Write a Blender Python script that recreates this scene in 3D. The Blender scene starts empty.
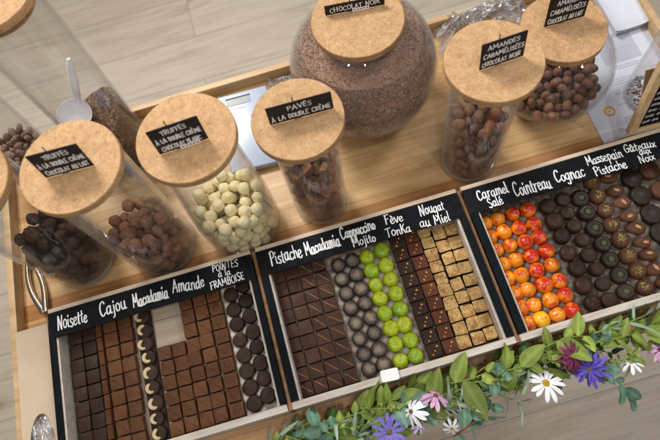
import bpy, bmesh, math, random
import numpy as np
from mathutils import Vector, Matrix, noise
random.seed(7)
rng = np.random.default_rng(11)
PI = math.pi
sc = bpy.context.scene
col = sc.collection
ZB = -0.045            # board surface; z = 0 is the rim of the chocolate trays

# ------------------------------------------------------------------ materials
def newmat(name):
    m = bpy.data.materials.new(name); m.use_nodes = True
    nt = m.node_tree
    b = nt.nodes['Principled BSDF']
    return m, nt, b
def lk(nt, a, b): nt.links.new(a, b)
def node(nt, t, **kw):
    n = nt.nodes.new(t)
    for k, v in kw.items(): setattr(n, k, v)
    return n
def ramp(nt, fac, stops):
    r = node(nt, 'ShaderNodeValToRGB')
    el = r.color_ramp.elements
    while len(el) < len(stops): el.new(0.5)
    for e, (p, c) in zip(el, stops):
        e.position = p; e.color = (*c, 1) if len(c) == 3 else c
    lk(nt, fac, r.inputs[0])
    return r.outputs[0]
def coords(nt, scale=(1, 1, 1), rot=(0, 0, 0), kind='Object', rand=False):
    tc = node(nt, 'ShaderNodeTexCoord')
    mp = node(nt, 'ShaderNodeMapping')
    mp.inputs['Scale'].default_value = scale
    mp.inputs['Rotation'].default_value = rot
    src = tc.outputs[kind]
    if rand:
        oi = node(nt, 'ShaderNodeObjectInfo')
        va = node(nt, 'ShaderNodeVectorMath', operation='ADD')
        mu = node(nt, 'ShaderNodeMath', operation='MULTIPLY'); mu.inputs[1].default_value = 7.0
        lk(nt, oi.outputs['Random'], mu.inputs[0])
        lk(nt, src, va.inputs[0]); lk(nt, mu.outputs[0], va.inputs[1])
        src = va.outputs[0]
    lk(nt, src, mp.inputs[0])
    return mp.outputs[0]
def noise_tex(nt, vec, scale, detail=4, rough=.55, dist=0):
    n = node(nt, 'ShaderNodeTexNoise')
    n.inputs['Scale'].default_value = scale; n.inputs['Detail'].default_value = detail
    n.inputs['Roughness'].default_value = rough; n.inputs['Distortion'].default_value = dist
    lk(nt, vec, n.inputs['Vector'])
    return n.outputs['Fac']
def bump(nt, b, h, strength=.3, dist=.001):
    n = node(nt, 'ShaderNodeBump'); n.inputs['Strength'].default_value = strength
    n.inputs['Distance'].default_value = dist
    lk(nt, h, n.inputs['Height']); lk(nt, n.outputs[0], b.inputs['Normal'])
def mixc(nt, fac, a, b, mode='MIX'):
    n = node(nt, 'ShaderNodeMix', data_type='RGBA', blend_type=mode)
    for s, v in ((0, fac), (6, a), (7, b)):
        if isinstance(v, (int, float)): n.inputs[s].default_value = v
        elif isinstance(v, tuple): n.inputs[s].default_value = (*v, 1)
        else: lk(nt, v, n.inputs[s])
    return n.outputs[2]
def objrand(nt): return node(nt, 'ShaderNodeObjectInfo').outputs['Random']
def vary(nt, colr, amt=.25):
    """per-object brightness variation"""
    hs = node(nt, 'ShaderNodeHueSaturation')
    mr = node(nt, 'ShaderNodeMapRange'); mr.inputs[3].default_value = 1 - amt; mr.inputs[4].default_value = 1 + amt
    lk(nt, objrand(nt), mr.inputs[0]); lk(nt, mr.outputs[0], hs.inputs['Value'])
    lk(nt, colr, hs.inputs['Color'])
    return hs.outputs[0]
def simple(name, c, rough=.5, c2=None, nscale=80, bs=0, bd=.0005, spec=.5, var=0, coat=0, metal=0, bscale=None, lo=.35, hi=.65):
    m, nt, b = newmat(name)
    v = coords(nt, rand=True)
    f = noise_tex(nt, v, nscale)
    cc = ramp(nt, f, [(lo, c), (hi, c2 or tuple(x * .8 for x in c))])
    if var:
        cc = vary(nt, cc, var)
        blm = ramp(nt, noise_tex(nt, v, nscale * 2.2, 5, .7, 1.0), [(.30, (.80, .80, .80)), (.5, (1, 1, 1)), (.72, (1.22, 1.2, 1.18))])
        cc = mixc(nt, .8, cc, blm, 'MULTIPLY')
        rv = node(nt, 'ShaderNodeMapRange'); rv.inputs[1].default_value = .3; rv.inputs[2].default_value = .7
        rv.inputs[3].default_value = max(rough - .14, .05); rv.inputs[4].default_value = min(rough + .18, 1)
        lk(nt, noise_tex(nt, v, nscale * .8, 4, .6), rv.inputs[0]); lk(nt, rv.outputs[0], b.inputs['Roughness'])
    lk(nt, cc, b.inputs['Base Color'])
    b.inputs['Roughness'].default_value = rough
    b.inputs['Specular IOR Level'].default_value = spec
    b.inputs['Coat Weight'].default_value = coat
    b.inputs['Coat Roughness'].default_value = .12
    b.inputs['Metallic'].default_value = metal
    if bs: bump(nt, b, noise_tex(nt, v, bscale or nscale * 2, 6), bs, bd)
    return m

def wood(name, ca, cb, cc, grain=1.0, strip=None, rough=.5, axis='X', bs=.12):
    m, nt, b = newmat(name)
    r = (0, 0, 0) if axis == 'X' else (0, 0, PI / 2)
    v = coords(nt, (2.2 * grain, 38 * grain, 38 * grain), r)
    v2 = coords(nt, (9 * grain, 420 * grain, 420 * grain), r)
    f1 = noise_tex(nt, v, 1.3, 5, .6, 1.2)
    f2 = noise_tex(nt, v2, 1, 3, .6)
    c1 = ramp(nt, f1, [(.28, ca), (.5, cb), (.72, cc)])
    c2 = ramp(nt, f2, [(.3, (.88, .85, .82)), (.62, (1, 1, 1))])
    out = mixc(nt, .75, c1, c2, 'MULTIPLY')
    lk(nt, out, b.inputs['Base Color'])
    b.inputs['Roughness'].default_value = rough
    bump(nt, b, f2, bs, .0004)
    return m, nt, b, out

M = {}
M['chalk_black'] = simple('chalk_black', (.0045, .0055, .008), .7, (.009, .010, .013), 60, .15, spec=.14)
M['bar_black'] = simple('bar_black', (.0025, .0045, .006), .6, (.005, .008, .010), 40, .1, spec=.1)
M['white_ink'] = simple('white_ink', (.93, .93, .94), .6, (.84, .85, .86), 200)
M['white_card'] = simple('white_card', (.95, .95, .95), .45, (.93, .93, .93))
M['label_black'] = simple('label_black', (.008, .008, .010), .5, (.014, .014, .016), 60, .1, spec=.35)

# cork
m, nt, b = newmat('cork')
v = coords(nt, rand=True)
f = noise_tex(nt, v, 95, 8, .78)
base = ramp(nt, f, [(.3, (.40, .225, .100)), (.47, (.53, .325, .160)), (.72, (.66, .435, .235))])
vo = node(nt, 'ShaderNodeTexVoronoi'); vo.inputs['Scale'].default_value = 130; lk(nt, v, vo.inputs['Vector'])
pr = ramp(nt, vo.outputs['Distance'], [(.02, (.62, .5, .42)), (.12, (1, 1, 1))])
bl = ramp(nt, noise_tex(nt, v, 22, 3), [(.42, (.95, .93, .91)), (.6, (1.03, 1.02, 1.0))])
cc = mixc(nt, .55, base, pr, 'MULTIPLY'); cc = mixc(nt, .8, cc, bl, 'MULTIPLY')
vo2 = node(nt, 'ShaderNodeTexVoronoi'); vo2.inputs['Scale'].default_value = 420; lk(nt, v, vo2.inputs['Vector'])
rr = ramp(nt, vo2.outputs['Color'], [(.0, (.78, .74, .7)), (1, (1.08, 1.08, 1.08))])
cc = mixc(nt, .7, cc, rr, 'MULTIPLY')
fl_ = ramp(nt, noise_tex(nt, v, 430, 4, .6), [(.34, (.50, .38, .28)), (.41, (1, 1, 1))])
cc = mixc(nt, .75, cc, fl_, 'MULTIPLY')
pt_ = ramp(nt, noise_tex(nt, v, 210, 3, .6), [(.58, (1, 1, 1)), (.68, (1.12, 1.11, 1.08))])
cc = vary(nt, mixc(nt, .8, cc, pt_, 'MULTIPLY'), .05)
lk(nt, cc, b.inputs['Base Color']); b.inputs['Roughness'].default_value = .78
bump(nt, b, noise_tex(nt, v, 260, 6, .7), .6, .0012)
M['cork'] = m

# board: bands of differing tone along x, the band behind the trays darker
m, nt, b, out = wood('board_wood', (.47, .285, .125), (.60, .395, .195), (.72, .51, .285), 1.0, rough=.45)
tc = node(nt, 'ShaderNodeTexCoord'); sx = node(nt, 'ShaderNodeSeparateXYZ'); lk(nt, tc.outputs['Object'], sx.inputs[0])
fg = ramp(nt, noise_tex(nt, coords(nt, (5, 170, 170)), 1.0, 5, .65, .8), [(.30, (.74, .68, .60)), (.45, (1, 1, 1)), (.8, (1.08, 1.07, 1.05))])
out = mixc(nt, .8, out, fg, 'MULTIPLY')
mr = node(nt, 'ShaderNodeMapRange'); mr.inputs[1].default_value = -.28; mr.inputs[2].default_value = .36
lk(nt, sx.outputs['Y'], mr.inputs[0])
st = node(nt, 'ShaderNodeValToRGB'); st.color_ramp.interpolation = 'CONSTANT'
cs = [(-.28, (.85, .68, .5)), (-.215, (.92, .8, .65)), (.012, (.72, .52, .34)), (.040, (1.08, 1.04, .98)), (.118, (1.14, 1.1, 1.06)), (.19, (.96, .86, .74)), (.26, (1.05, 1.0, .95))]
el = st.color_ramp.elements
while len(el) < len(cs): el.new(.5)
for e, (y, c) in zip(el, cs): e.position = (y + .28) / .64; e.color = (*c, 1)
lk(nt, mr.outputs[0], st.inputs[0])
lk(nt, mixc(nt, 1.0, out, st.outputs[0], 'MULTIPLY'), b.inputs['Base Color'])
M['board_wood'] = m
M['rim_wood'] = wood('rim_wood', (.44, .27, .125), (.58, .385, .20), (.66, .46, .26), 1.0, rough=.5)[0]
M['rim_wood_y'] = wood('rim_wood_y', (.44, .27, .125), (.58, .385, .20), (.66, .46, .26), 1.0, rough=.5, axis='Y')[0]
M['lime_wood'] = wood('lime_wood', (.42, .36, .30), (.60, .54, .47), (.70, .65, .58), 1.4, rough=.6, bs=.25)[0]
M['lime_wood_y'] = wood('lime_wood_y', (.42, .36, .30), (.58, .52, .45), (.68, .62, .55), 1.4, rough=.6, axis='Y', bs=.25)[0]
M['tray_back_wood'] = wood('tray_back_wood', (.56, .42, .28), (.70, .56, .42), (.78, .66, .52), 1.2, rough=.55)[0]
M['tray_base'] = wood('tray_base', (.40, .31, .22), (.52, .42, .32), (.60, .50, .39), 1.0, rough=.6)[0]
M['frame_wood'] = wood('frame_wood', (.62, .42, .20), (.74, .54, .30), (.80, .62, .37), 1.2, rough=.5, axis='Y')[0]
M['divider_wood'] = wood('divider_wood', (.22, .10, .035), (.34, .17, .065), (.42, .23, .10), 1.2, rough=.5, axis='Y')[0]
M['kraft_card'] = simple('kraft_card', (.56, .435, .31), .7, (.52, .40, .28), 30, .1)

# floor planks
m, nt, b = newmat('floor_planks')
v = coords(nt)
br = node(nt, 'ShaderNodeTexBrick'); br.offset = .37; br.offset_frequency = 2
br.inputs['Scale'].default_value = 1; br.inputs['Brick Width'].default_value = 1.28; br.inputs['Row Height'].default_value = .19
br.inputs['Mortar Size'].default_value = .0016; br.inputs['Mortar Smooth'].default_value = .3
br.inputs['Color1'].default_value = (.55, .475, .38, 1); br.inputs['Color2'].default_value = (.64, .565, .465, 1)
br.inputs['Mortar'].default_value = (.36, .30, .24, 1); br.inputs['Bias'].default_value = 0
lk(nt, v, br.inputs['Vector'])
# shift the grain from plank to plank
sh = node(nt, 'ShaderNodeVectorMath', operation='MULTIPLY_ADD')
lk(nt, br.outputs['Color'], sh.inputs[0]); sh.inputs[1].default_value = (31, 17, 9); lk(nt, v, sh.inputs[2])
def sm(scale):
    mp = node(nt, 'ShaderNodeMapping'); mp.inputs['Scale'].default_value = scale; lk(nt, sh.outputs[0], mp.inputs[0]); return mp.outputs[0]
g1 = noise_tex(nt, sm((1.6, 13, 1)), 1.6, 6, .6, 1.6)
g2 = noise_tex(nt, sm((5, 150, 1)), 1, 4, .6)
gc = ramp(nt, g1, [(.28, (.80, .77, .73)), (.5, (1, .99, .98)), (.75, (1.06, 1.05, 1.04))])
gf = ramp(nt, g2, [(.3, (.86, .845, .83)), (.6, (1.03, 1.03, 1.03))])
vk = node(nt, 'ShaderNodeTexVoronoi'); vk.inputs['Scale'].default_value = 1; lk(nt, sm((2.1, 5.2, 1)), vk.inputs['Vector'])
kn = ramp(nt, vk.outputs['Distance'], [(.045, (.38, .33, .29)), (.10, (.82, .79, .76)), (.20, (1, 1, 1))])
cc = mixc(nt, 1.0, br.outputs['Color'], gc, 'MULTIPLY'); cc = mixc(nt, 1.0, cc, gf, 'MULTIPLY'); cc = mixc(nt, .8, cc, kn, 'MULTIPLY')
lk(nt, cc, b.inputs['Base Color']); b.inputs['Roughness'].default_value = .5
bump(nt, b, g2, .08, .001)
M['floor'] = m

# glass: thin walls, fresnel reflection over clear transmission
def glass(name, tint=(.999, .999, .999), edge=(.935, .935, .93), rough=.0, extra=0.0):
    m, nt, b = newmat(name)
    nt.nodes.remove(b)
    o = nt.nodes['Material Output']
    lf = node(nt, 'ShaderNodeLayerWeight'); lf.inputs['Blend'].default_value = .5   # Schlick on both sides of the wall
    pw = node(nt, 'ShaderNodeMath', operation='POWER'); pw.inputs[1].default_value = 5.0; lk(nt, lf.outputs['Facing'], pw.inputs[0])
    fr = node(nt, 'ShaderNodeMath', operation='MULTIPLY_ADD'); fr.inputs[1].default_value = .75; fr.inputs[2].default_value = .045; lk(nt, pw.outputs[0], fr.inputs[0])
    lw = node(nt, 'ShaderNodeLayerWeight'); lw.inputs['Blend'].default_value = .22
    tr = node(nt, 'ShaderNodeBsdfTransparent'); gl = node(nt, 'ShaderNodeBsdfGlossy')
    gl.inputs['Roughness'].default_value = rough
    ec = mixc(nt, lw.outputs['Facing'], tint, edge)
    lk(nt, ec, tr.inputs['Color'])
    ad = node(nt, 'ShaderNodeMath', operation='ADD'); ad.use_clamp = True; ad.inputs[1].default_value = extra
    lk(nt, fr.outputs[0], ad.inputs[0])
    mx = node(nt, 'ShaderNodeMixShader'); lk(nt, ad.outputs[0], mx.inputs[0]); lk(nt, tr.outputs[0], mx.inputs[1]); lk(nt, gl.outputs[0], mx.inputs[2])
    # dust and finger marks; edge-on walls whitened with diffuse colour for bright reflecting rims
    df = node(nt, 'ShaderNodeBsdfDiffuse'); df.inputs['Color'].default_value = (.78, .80, .80, 1)
    tc = node(nt, 'ShaderNodeTexCoord')
    nz = ramp(nt, noise_tex(nt, tc.outputs['Object'], 26, 6, .7, 1.5), [(.42, (.001, .001, .001)), (.62, (.010, .010, .010)), (.75, (.035, .035, .035))])
    p3 = node(nt, 'ShaderNodeMath', operation='POWER'); p3.inputs[1].default_value = 4.0; lk(nt, lf.outputs['Facing'], p3.inputs[0])
    dm = node(nt, 'ShaderNodeMath', operation='MULTIPLY_ADD'); dm.inputs[1].default_value = .16; lk(nt, p3.outputs[0], dm.inputs[0]); lk(nt, nz, dm.inputs[2])
    m2 = node(nt, 'ShaderNodeMixShader'); lk(nt, dm.outputs[0], m2.inputs[0]); lk(nt, mx.outputs[0], m2.inputs[1]); lk(nt, df.outputs[0], m2.inputs[2])
    lk(nt, m2.outputs[0], o.inputs['Surface'])
    return m, nt, tr, gl
M['glass'] = glass('jar_glass')[0]
m, nt, tr, gl = glass('jar_glass_base', (.90, .93, .94), (.66, .72, .76), .05, .14)
src = nt.nodes['Material Output'].inputs['Surface'].links[0].from_socket
df = node(nt, 'ShaderNodeBsdfDiffuse'); df.inputs['Color'].default_value = (.62, .68, .74, 1)  # bright highlight of the foot ring put into its colour as blue-grey diffuse
mx2 = node(nt, 'ShaderNodeMixShader'); mx2.inputs[0].default_value = .22
lk(nt, src, mx2.inputs[1]); lk(nt, df.outputs[0], mx2.inputs[2]); lk(nt, mx2.outputs[0], nt.nodes['Material Output'].inputs['Surface'])
M['glass_base'] = m
m, nt, tr, gl = glass('plastic_film', (.93, .94, .97), (.80, .82, .87), .16, .22)
v = coords(nt)
bp = node(nt, 'ShaderNodeBump'); bp.inputs['Strength'].default_value = .8; bp.inputs['Distance'].default_value = .002
lk(nt, noise_tex(nt, v, 70, 4, .5, 1.5), bp.inputs['Height']); lk(nt, bp.outputs[0], gl.inputs['Normal'])
df = node(nt, 'ShaderNodeBsdfDiffuse'); df.inputs['Color'].default_value = (.85, .88, .95, 1)
mx2 = node(nt, 'ShaderNodeMixShader'); fz = ramp(nt, noise_tex(nt, v, 45, 5, .7, 1.0), [(.42, (.02, .02, .02)), (.62, (.42, .42, .42))]); lk(nt, fz, mx2.inputs[0])
src = nt.nodes['Material Output'].inputs['Surface'].links[0].from_socket
lk(nt, src, mx2.inputs[1]); lk(nt, df.outputs[0], mx2.inputs[2]); lk(nt, mx2.outputs[0], nt.nodes['Material Output'].inputs['Surface'])
M['film'] = m
m, nt, b = newmat('frosted_plastic')
b.inputs['Base Color'].default_value = (.92, .91, .93, 1); b.inputs['Roughness'].default_value = .35
b.inputs['Alpha'].default_value = .8
M['frosted'] = m
m, nt, b = newmat('white_plastic'); b.inputs['Base Color'].default_value = (.86, .87, .92, 1); b.inputs['Roughness'].default_value = .35
M['white_plastic'] = m

# chocolates
M['dark_square'] = simple('dark_square', (.078, .036, .022), .5, (.054, .025, .015), 90, .12, var=.2, spec=.22)
M['darker_square'] = simple('darker_square', (.048, .024, .015), .5, (.034, .017, .011), 90, .12, var=.2, spec=.2)
M['milk'] = simple('milk_chocolate', (.155, .064, .027), .5, (.12, .048, .020), 70, .15, var=.17, spec=.2)
M['milk_dark_dip'] = simple('milk_dip', (.125, .050, .024), .5, (.10, .04, .02), 70, .1, spec=.2)
M['gold_stripe'] = simple('gold_stripe', (.46, .24, .08), .5, (.27, .13, .045), 100)
M['tonka_milk'] = simple('tonka_milk', (.13, .042, .018), .5, (.09, .032, .014), 50, .1, var=.18, spec=.2)
M['orange_dot'] = simple('orange_dot', (.80, .33, .04), .45, (.68, .25, .03), 200)
M['round_dark'] = simple('round_dark', (.052, .026, .017), .45, (.034, .017, .012), 60, .2, var=.3, spec=.2)
M['gateau_dark'] = simple('gateau_dark', (.022, .014, .011), .45, (.03, .018, .014), 30, .15, spec=.28)
M['gateau_milk'] = simple('gateau_milk', (.11, .046, .024), .5, (.08, .034, .018), 40, .15, spec=.22)
M['massepain_dark'] = simple('massepain_dark', (.044, .024, .016), .4, (.03, .017, .012), 60, .15, var=.2, spec=.3)
M['pistachio_green'] = simple('pistachio_green', (.085, .11, .022), .6, (.055, .075, .016), 300, .3)
M['pistachio_crumb'] = simple('pistachio_crumb', (.52, .47, .14), .7, (.36, .36, .08), 700, .3, lo=.45, hi=.55)
M['massepain_milk'] = simple('massepain_milk', (.135, .058, .030), .5, (.10, .042, .022), 60, .2, var=.22, spec=.22)
M['almond_nut'] = simple('almond_nut', (.62, .36, .17), .5, (.48, .24, .10), 220, .2)
M['cashew_nut'] = simple('cashew_nut', (.76, .62, .37), .5, (.68, .52, .28), 150, .15)
M['cocoa_milk'] = simple('cocoa_truffle_milk', (.30, .145, .085), .9, (.20, .088, .050), 160, .5, .001, var=.3, spec=.2)
M['cocoa_dark'] = simple('cocoa_truffle_dark', (.085, .043, .030), .75, (.04, .021, .016), 160, .5, .001, var=.4, spec=.25)
M['white_truffle'] = simple('white_truffle', (.97, .87, .55), .6, (.94, .79, .42), 120, .5, .0012, var=.06, spec=.3)
M['coated_almond'] = simple('coated_almond', (.215, .105, .060), .55, (.12, .056, .034), 140, .4, .001, var=.35, spec=.35)
M['bean'] = simple('cocoa_bean', (.30, .20, .15), .7, (.20, .125, .09), 200, .4, .001, var=.25, spec=.25)
M['paves'] = simple('cocoa_paves', (.30, .135, .07), .9, (.19, .08, .042), 120, .5, .001, var=.25, spec=.2)
M['film_brown'] = simple('brown_paper', (.07, .035, .022), .4, (.05, .025, .016), 60, .2)

# nougat: sandy top, dark chocolate sides
m, nt, b = newmat('nougat_top')
v = coords(nt, rand=True)
c1 = ramp(nt, noise_tex(nt, v, 340, 6, .75, .6), [(.34, (.15, .06, .014)), (.43, (.44, .24, .07)), (.56, (.64, .42, .155)), (.8, (.80, .62, .34))])
c2 = ramp(nt, noise_tex(nt, v, 75, 3), [(.34, (.50, .34, .2)), (.52, (1, 1, 1))])
lk(nt, vary(nt, mixc(nt, .8, c1, c2, 'MULTIPLY'), .12), b.inputs['Base Color']); b.inputs['Roughness'].default_value = .6
bump(nt, b, noise_tex(nt, v, 500, 5, .7), .7, .001)
M['nougat'] = m
# cappuccino dome: grey-brown sides, pale dimple
def radial(name, inner, outer, r0, r1, rough, nz=120, coat=0, var=.15, off=(0, 0), amt=.5):
    m, nt, b = newmat(name)
    tc = node(nt, 'ShaderNodeTexCoord')
    v = coords(nt, rand=True)
    s = node(nt, 'ShaderNodeVectorMath', operation='MULTIPLY_ADD'); s.inputs[1].default_value = (1, 1, 0); s.inputs[2].default_value = (-off[0], -off[1], 0)
    lk(nt, tc.outputs['Object'], s.inputs[0])
    ln = node(nt, 'ShaderNodeVectorMath', operation='LENGTH'); lk(nt, s.outputs[0], ln.inputs[0])
    n = noise_tex(nt, v, nz, 4)
    ma = node(nt, 'ShaderNodeMath', operation='MULTIPLY_ADD'); ma.inputs[1].default_value = amt * (r1 - r0 + .004)
    lk(nt, n, ma.inputs[0]); lk(nt, ln.outputs['Value'], ma.inputs[2])
    mr = node(nt, 'ShaderNodeMapRange'); mr.inputs[1].default_value = r0 + amt * .5 * (r1 - r0); mr.inputs[2].default_value = r1 + amt * .5 * (r1 - r0)
    mr.interpolation_type = 'SMOOTHSTEP'
    lk(nt, ma.outputs[0], mr.inputs[0])
    cc = mixc(nt, mr.outputs[0], inner, outer)
    if var: cc = vary(nt, cc, var)
    lk(nt, cc, b.inputs['Base Color']); b.inputs['Roughness'].default_value = rough
    b.inputs['Coat Weight'].default_value = coat; b.inputs['Coat Roughness'].default_value = .15
    return m, nt, b, v
M['capp'] = radial('cappuccino_dome', (.24, .18, .125), (.048, .034, .027), .0045, .0112, .5, 190, .0, .28, amt=1.0)[0]
# glossy cocoa-butter coloured pieces
def speck(name, stops, rnd, coat=.7, rough=.3, scale=90):
    m, nt, b = newmat(name)
    v = coords(nt, rand=True)
    f = noise_tex(nt, v, scale, 5, .65, .4)
    c1 = ramp(nt, f, stops)
    oi = objrand(nt)
    c2 = ramp(nt, oi, rnd)
    cc = mixc(nt, .42, c1, c2)
    sk = ramp(nt, noise_tex(nt, v, 420, 3, .6), [(.36, (.35, .5, .3)), (.44, (1, 1, 1))])
    cc = mixc(nt, .8, cc, sk, 'MULTIPLY')
    lk(nt, cc, b.inputs['Base Color']); b.inputs['Roughness'].default_value = rough
    b.inputs['Coat Weight'].default_value = coat; b.inputs['Coat Roughness'].default_value = .12
    bump(nt, b, noise_tex(nt, v, 190, 4), .4, .0012)
    return m
M['mojito'] = speck('mojito_dome', [(.34, (.12, .26, .008)), (.48, (.34, .50, .010)), (.66, (.62, .64, .02))],
                    [(0, (.10, .26, .008)), (.25, (.20, .42, .01)), (.5, (.46, .55, .012)), (.85, (.60, .60, .012)), (1, (.30, .50, .012))], .22, .42, 150)
def fruit(name, yellow, red, r0, r1, off, lo=.45, hi=.55):
    m, nt, b, v = radial(name, red, yellow, r0, r1, .36, 190, .35, .14, off, 1.9)
    base = b.inputs['Base Color'].links[0].from_socket
    n1 = noise_tex(nt, v, 85, 3, .5, .5)
    fac = ramp(nt, n1, [(lo, (0, 0, 0)), (hi, (1, 1, 1))])
    deep = tuple(x * .7 for x in red)
    cc = mixc(nt, fac, base, mixc(nt, .5, red, deep))
    n2 = ramp(nt, noise_tex(nt, v, 600, 2), [(.33, (.55, .4, .3)), (.40, (1, 1, 1))])
    cc = mixc(nt, .25, cc, n2, 'MULTIPLY')
    lk(nt, cc, b.inputs['Base Color'])
    bump(nt, b, noise_tex(nt, v, 170, 3), .25, .001)
    return m
M['fruit_orange'] = fruit('salted_caramel_orange', (.84, .30, .008), (.74, .09, .008), .000, .0085, (.003, .002), .50, .60)
M['fruit_yellow'] = fruit('salted_caramel_yellow', (.88, .46, .010), (.84, .24, .010), .000, .006, (-.002, .004), .56, .66)
M['fruit_red'] = fruit('cointreau_red', (.84, .24, .010), (.66, .022, .010), .0060, .0130, (.0015, .002), .44, .56)
# flaky mass
def mass(name, stops, scale):
    m, nt, b = newmat(name)
    v = coords(nt)
    f = noise_tex(nt, v, scale, 6, .8)
    vo = node(nt, 'ShaderNodeTexVoronoi'); vo.inputs['Scale'].default_value = scale * 2.2; lk(nt, v, vo.inputs['Vector'])
    cc = mixc(nt, .5, ramp(nt, f, stops), ramp(nt, vo.outputs['Color'], [(0, stops[0][1]), (1, stops[-1][1])]))
    lk(nt, cc, b.inputs['Base Color']); b.inputs['Roughness'].default_value = .8; b.inputs['Specular IOR Level'].default_value = .25
    bump(nt, b, vo.outputs['Distance'], .8, .0012)
    return m
M['flakes'] = mass('chocolate_flakes', [(.3, (.20, .105, .068)), (.5, (.38, .22, .15)), (.72, (.58, .39, .29))], 200)
M['vermicelli'] = mass('chocolate_vermicelli', [(.3, (.03, .014, .010)), (.5, (.085, .042, .028)), (.72, (.20, .10, .065))], 200)
def grain(name, cols):
    m, nt, b = newmat(name)
    v = coords(nt)
    vo = node(nt, 'ShaderNodeTexVoronoi'); vo.inputs['Scale'].default_value = 300; lk(nt, v, vo.inputs['Vector'])
    sp = node(nt, 'ShaderNodeSeparateColor'); lk(nt, vo.outputs['Color'], sp.inputs[0])
    lk(nt, ramp(nt, sp.outputs[0], cols), b.inputs['Base Color'])
    b.inputs['Roughness'].default_value = .55
    return m
M['grain_g'] = grain('flake_bits', [(0, (.14, .068, .042)), (.45, (.36, .205, .135)), (.85, (.58, .38, .27)), (1, (.78, .60, .48))])
M['grain_h'] = grain('vermicelli_bits', [(0, (.04, .018, .012)), (.5, (.12, .058, .036)), (.85, (.27, .14, .09)), (1, (.45, .30, .22))])

def liner(name, a, b_, nz=60):
    m, nt, b = newmat(name)
    v = coords(nt)
    lk(nt, ramp(nt, noise_tex(nt, v, nz, 5), [(.35, a), (.65, b_)]), b.inputs['Base Color'])
    b.inputs['Roughness'].default_value = .5; b.inputs['Coat Weight'].default_value = .15
    return m
M['liner_grey'] = liner('liner_grey', (.24, .185, .145), (.38, .31, .255))
M['liner_white'] = liner('liner_white', (.58, .54, .48), (.70, .66, .60))
M['liner_dark'] = liner('liner_dark', (.075, .055, .040), (.19, .15, .115))
M['paper'] = simple('paper', (.66, .69, .78), .6, (.63, .66, .755), 12)
M['paper_grey'] = simple('paper_grey', (.50, .52, .60), .6, (.47, .49, .57), 12)
M['grey_ink'] = simple('grey_ink', (.30, .31, .34), .6, (.36, .37, .4), 200)
M['orange_ink'] = simple('orange_ink', (.75, .36, .05), .6, (.68, .31, .04), 100)
M['scale_body'] = simple('scale_body', (.40, .47, .61), .3, (.385, .455, .595), 12, coat=.2)
M['scale_lcd'] = simple('scale_lcd', (.17, .20, .20), .3, (.15, .18, .18), 12)
M['steel'] = simple('steel', (.42, .36, .30), .22, (.34, .29, .24), 30, metal=1)
def leafmat(name, a, b_, c, rough=.66):
    m, nt, b = newmat(name)
    v = coords(nt, rand=True)
    f = noise_tex(nt, v, 60, 5, .65)
    cc = ramp(nt, f, [(.3, a), (.5, b_), (.72, c)])
    # pale midrib and side veins, dry spots
    tc = node(nt, 'ShaderNodeTexCoord'); sp = node(nt, 'ShaderNodeSeparateXYZ'); lk(nt, tc.outputs['Object'], sp.inputs[0])
    ab = node(nt, 'ShaderNodeMath', operation='ABSOLUTE'); lk(nt, sp.outputs['Y'], ab.inputs[0])
    mid = ramp(nt, ab.outputs[0], [(.0, (1, 1, 1)), (.0009, (0, 0, 0))])
    k1 = node(nt, 'ShaderNodeMath', operation='MULTIPLY_ADD'); k1.inputs[1].default_value = -.9; lk(nt, ab.outputs[0], k1.inputs[0]); lk(nt, sp.outputs['X'], k1.inputs[2])
    k2 = node(nt, 'ShaderNodeMath', operation='MULTIPLY'); k2.inputs[1].default_value = 2000; lk(nt, k1.outputs[0], k2.inputs[0])
    k3 = node(nt, 'ShaderNodeMath', operation='SINE'); lk(nt, k2.outputs[0], k3.inputs[0])
    side = ramp(nt, k3.outputs[0], [(.80, (0, 0, 0)), (1, (.45, .45, .45))])
    vein = node(nt, 'ShaderNodeMath', operation='MAXIMUM'); lk(nt, mid, vein.inputs[0]); lk(nt, side, vein.inputs[1])
    vf = node(nt, 'ShaderNodeMath', operation='MULTIPLY'); vf.inputs[1].default_value = .38; lk(nt, vein.outputs[0], vf.inputs[0])
    cc = mixc(nt, vf.outputs[0], cc, tuple(min(1, x * 1.6 + .05) for x in c))
    sf = ramp(nt, noise_tex(nt, v, 28, 3), [(.66, (0, 0, 0)), (.74, (.6, .6, .6))])
    cc = mixc(nt, sf, cc, (.20, .17, .05))
    cc = vary(nt, cc, .38)
    lk(nt, cc, b.inputs['Base Color']); b.inputs['Roughness'].default_value = rough
    tl = node(nt, 'ShaderNodeBsdfTranslucent'); lk(nt, cc, tl.inputs['Color'])
    mx = node(nt, 'ShaderNodeMixShader'); mx.inputs[0].default_value = .22
    lk(nt, b.outputs[0], mx.inputs[1]); lk(nt, tl.outputs[0], mx.inputs[2])
    lk(nt, mx.outputs[0], nt.nodes['Material Output'].inputs['Surface'])
    bump(nt, b, k3.outputs[0], .15, .0004)
    return m
M['leaf_green'] = leafmat('leaf_green', (.13, .20, .022), (.20, .28, .036), (.29, .37, .07))
M['leaf_deep'] = leafmat('leaf_deep', (.035, .075, .015), (.06, .115, .02), (.10, .17, .035))
M['leaf_blue'] = leafmat('leaf_blue', (.08, .19, .12), (.12, .25, .165), (.19, .33, .24))
M['leaf_grey'] = leafmat('leaf_grey', (.15, .22, .14), (.21, .29, .20), (.29, .37, .28))
M['stem_green'] = simple('stem_green', (.20, .28, .05), .6, (.15, .22, .04), 60)
M['stem_red'] = simple('stem_red', (.22, .035, .02), .5, (.16, .03, .02), 60)
M['petal_white'] = simple('petal_white', (.82, .82, .85), .6, (.76, .77, .82), 120)
M['petal_blue'] = simple('petal_blue', (.13, .10, .42), .6, (.20, .17, .56), 320, var=.2)
M['petal_violet'] = simple('petal_violet', (.085, .05, .40), .55, (.13, .09, .52), 120, var=.2)
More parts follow.
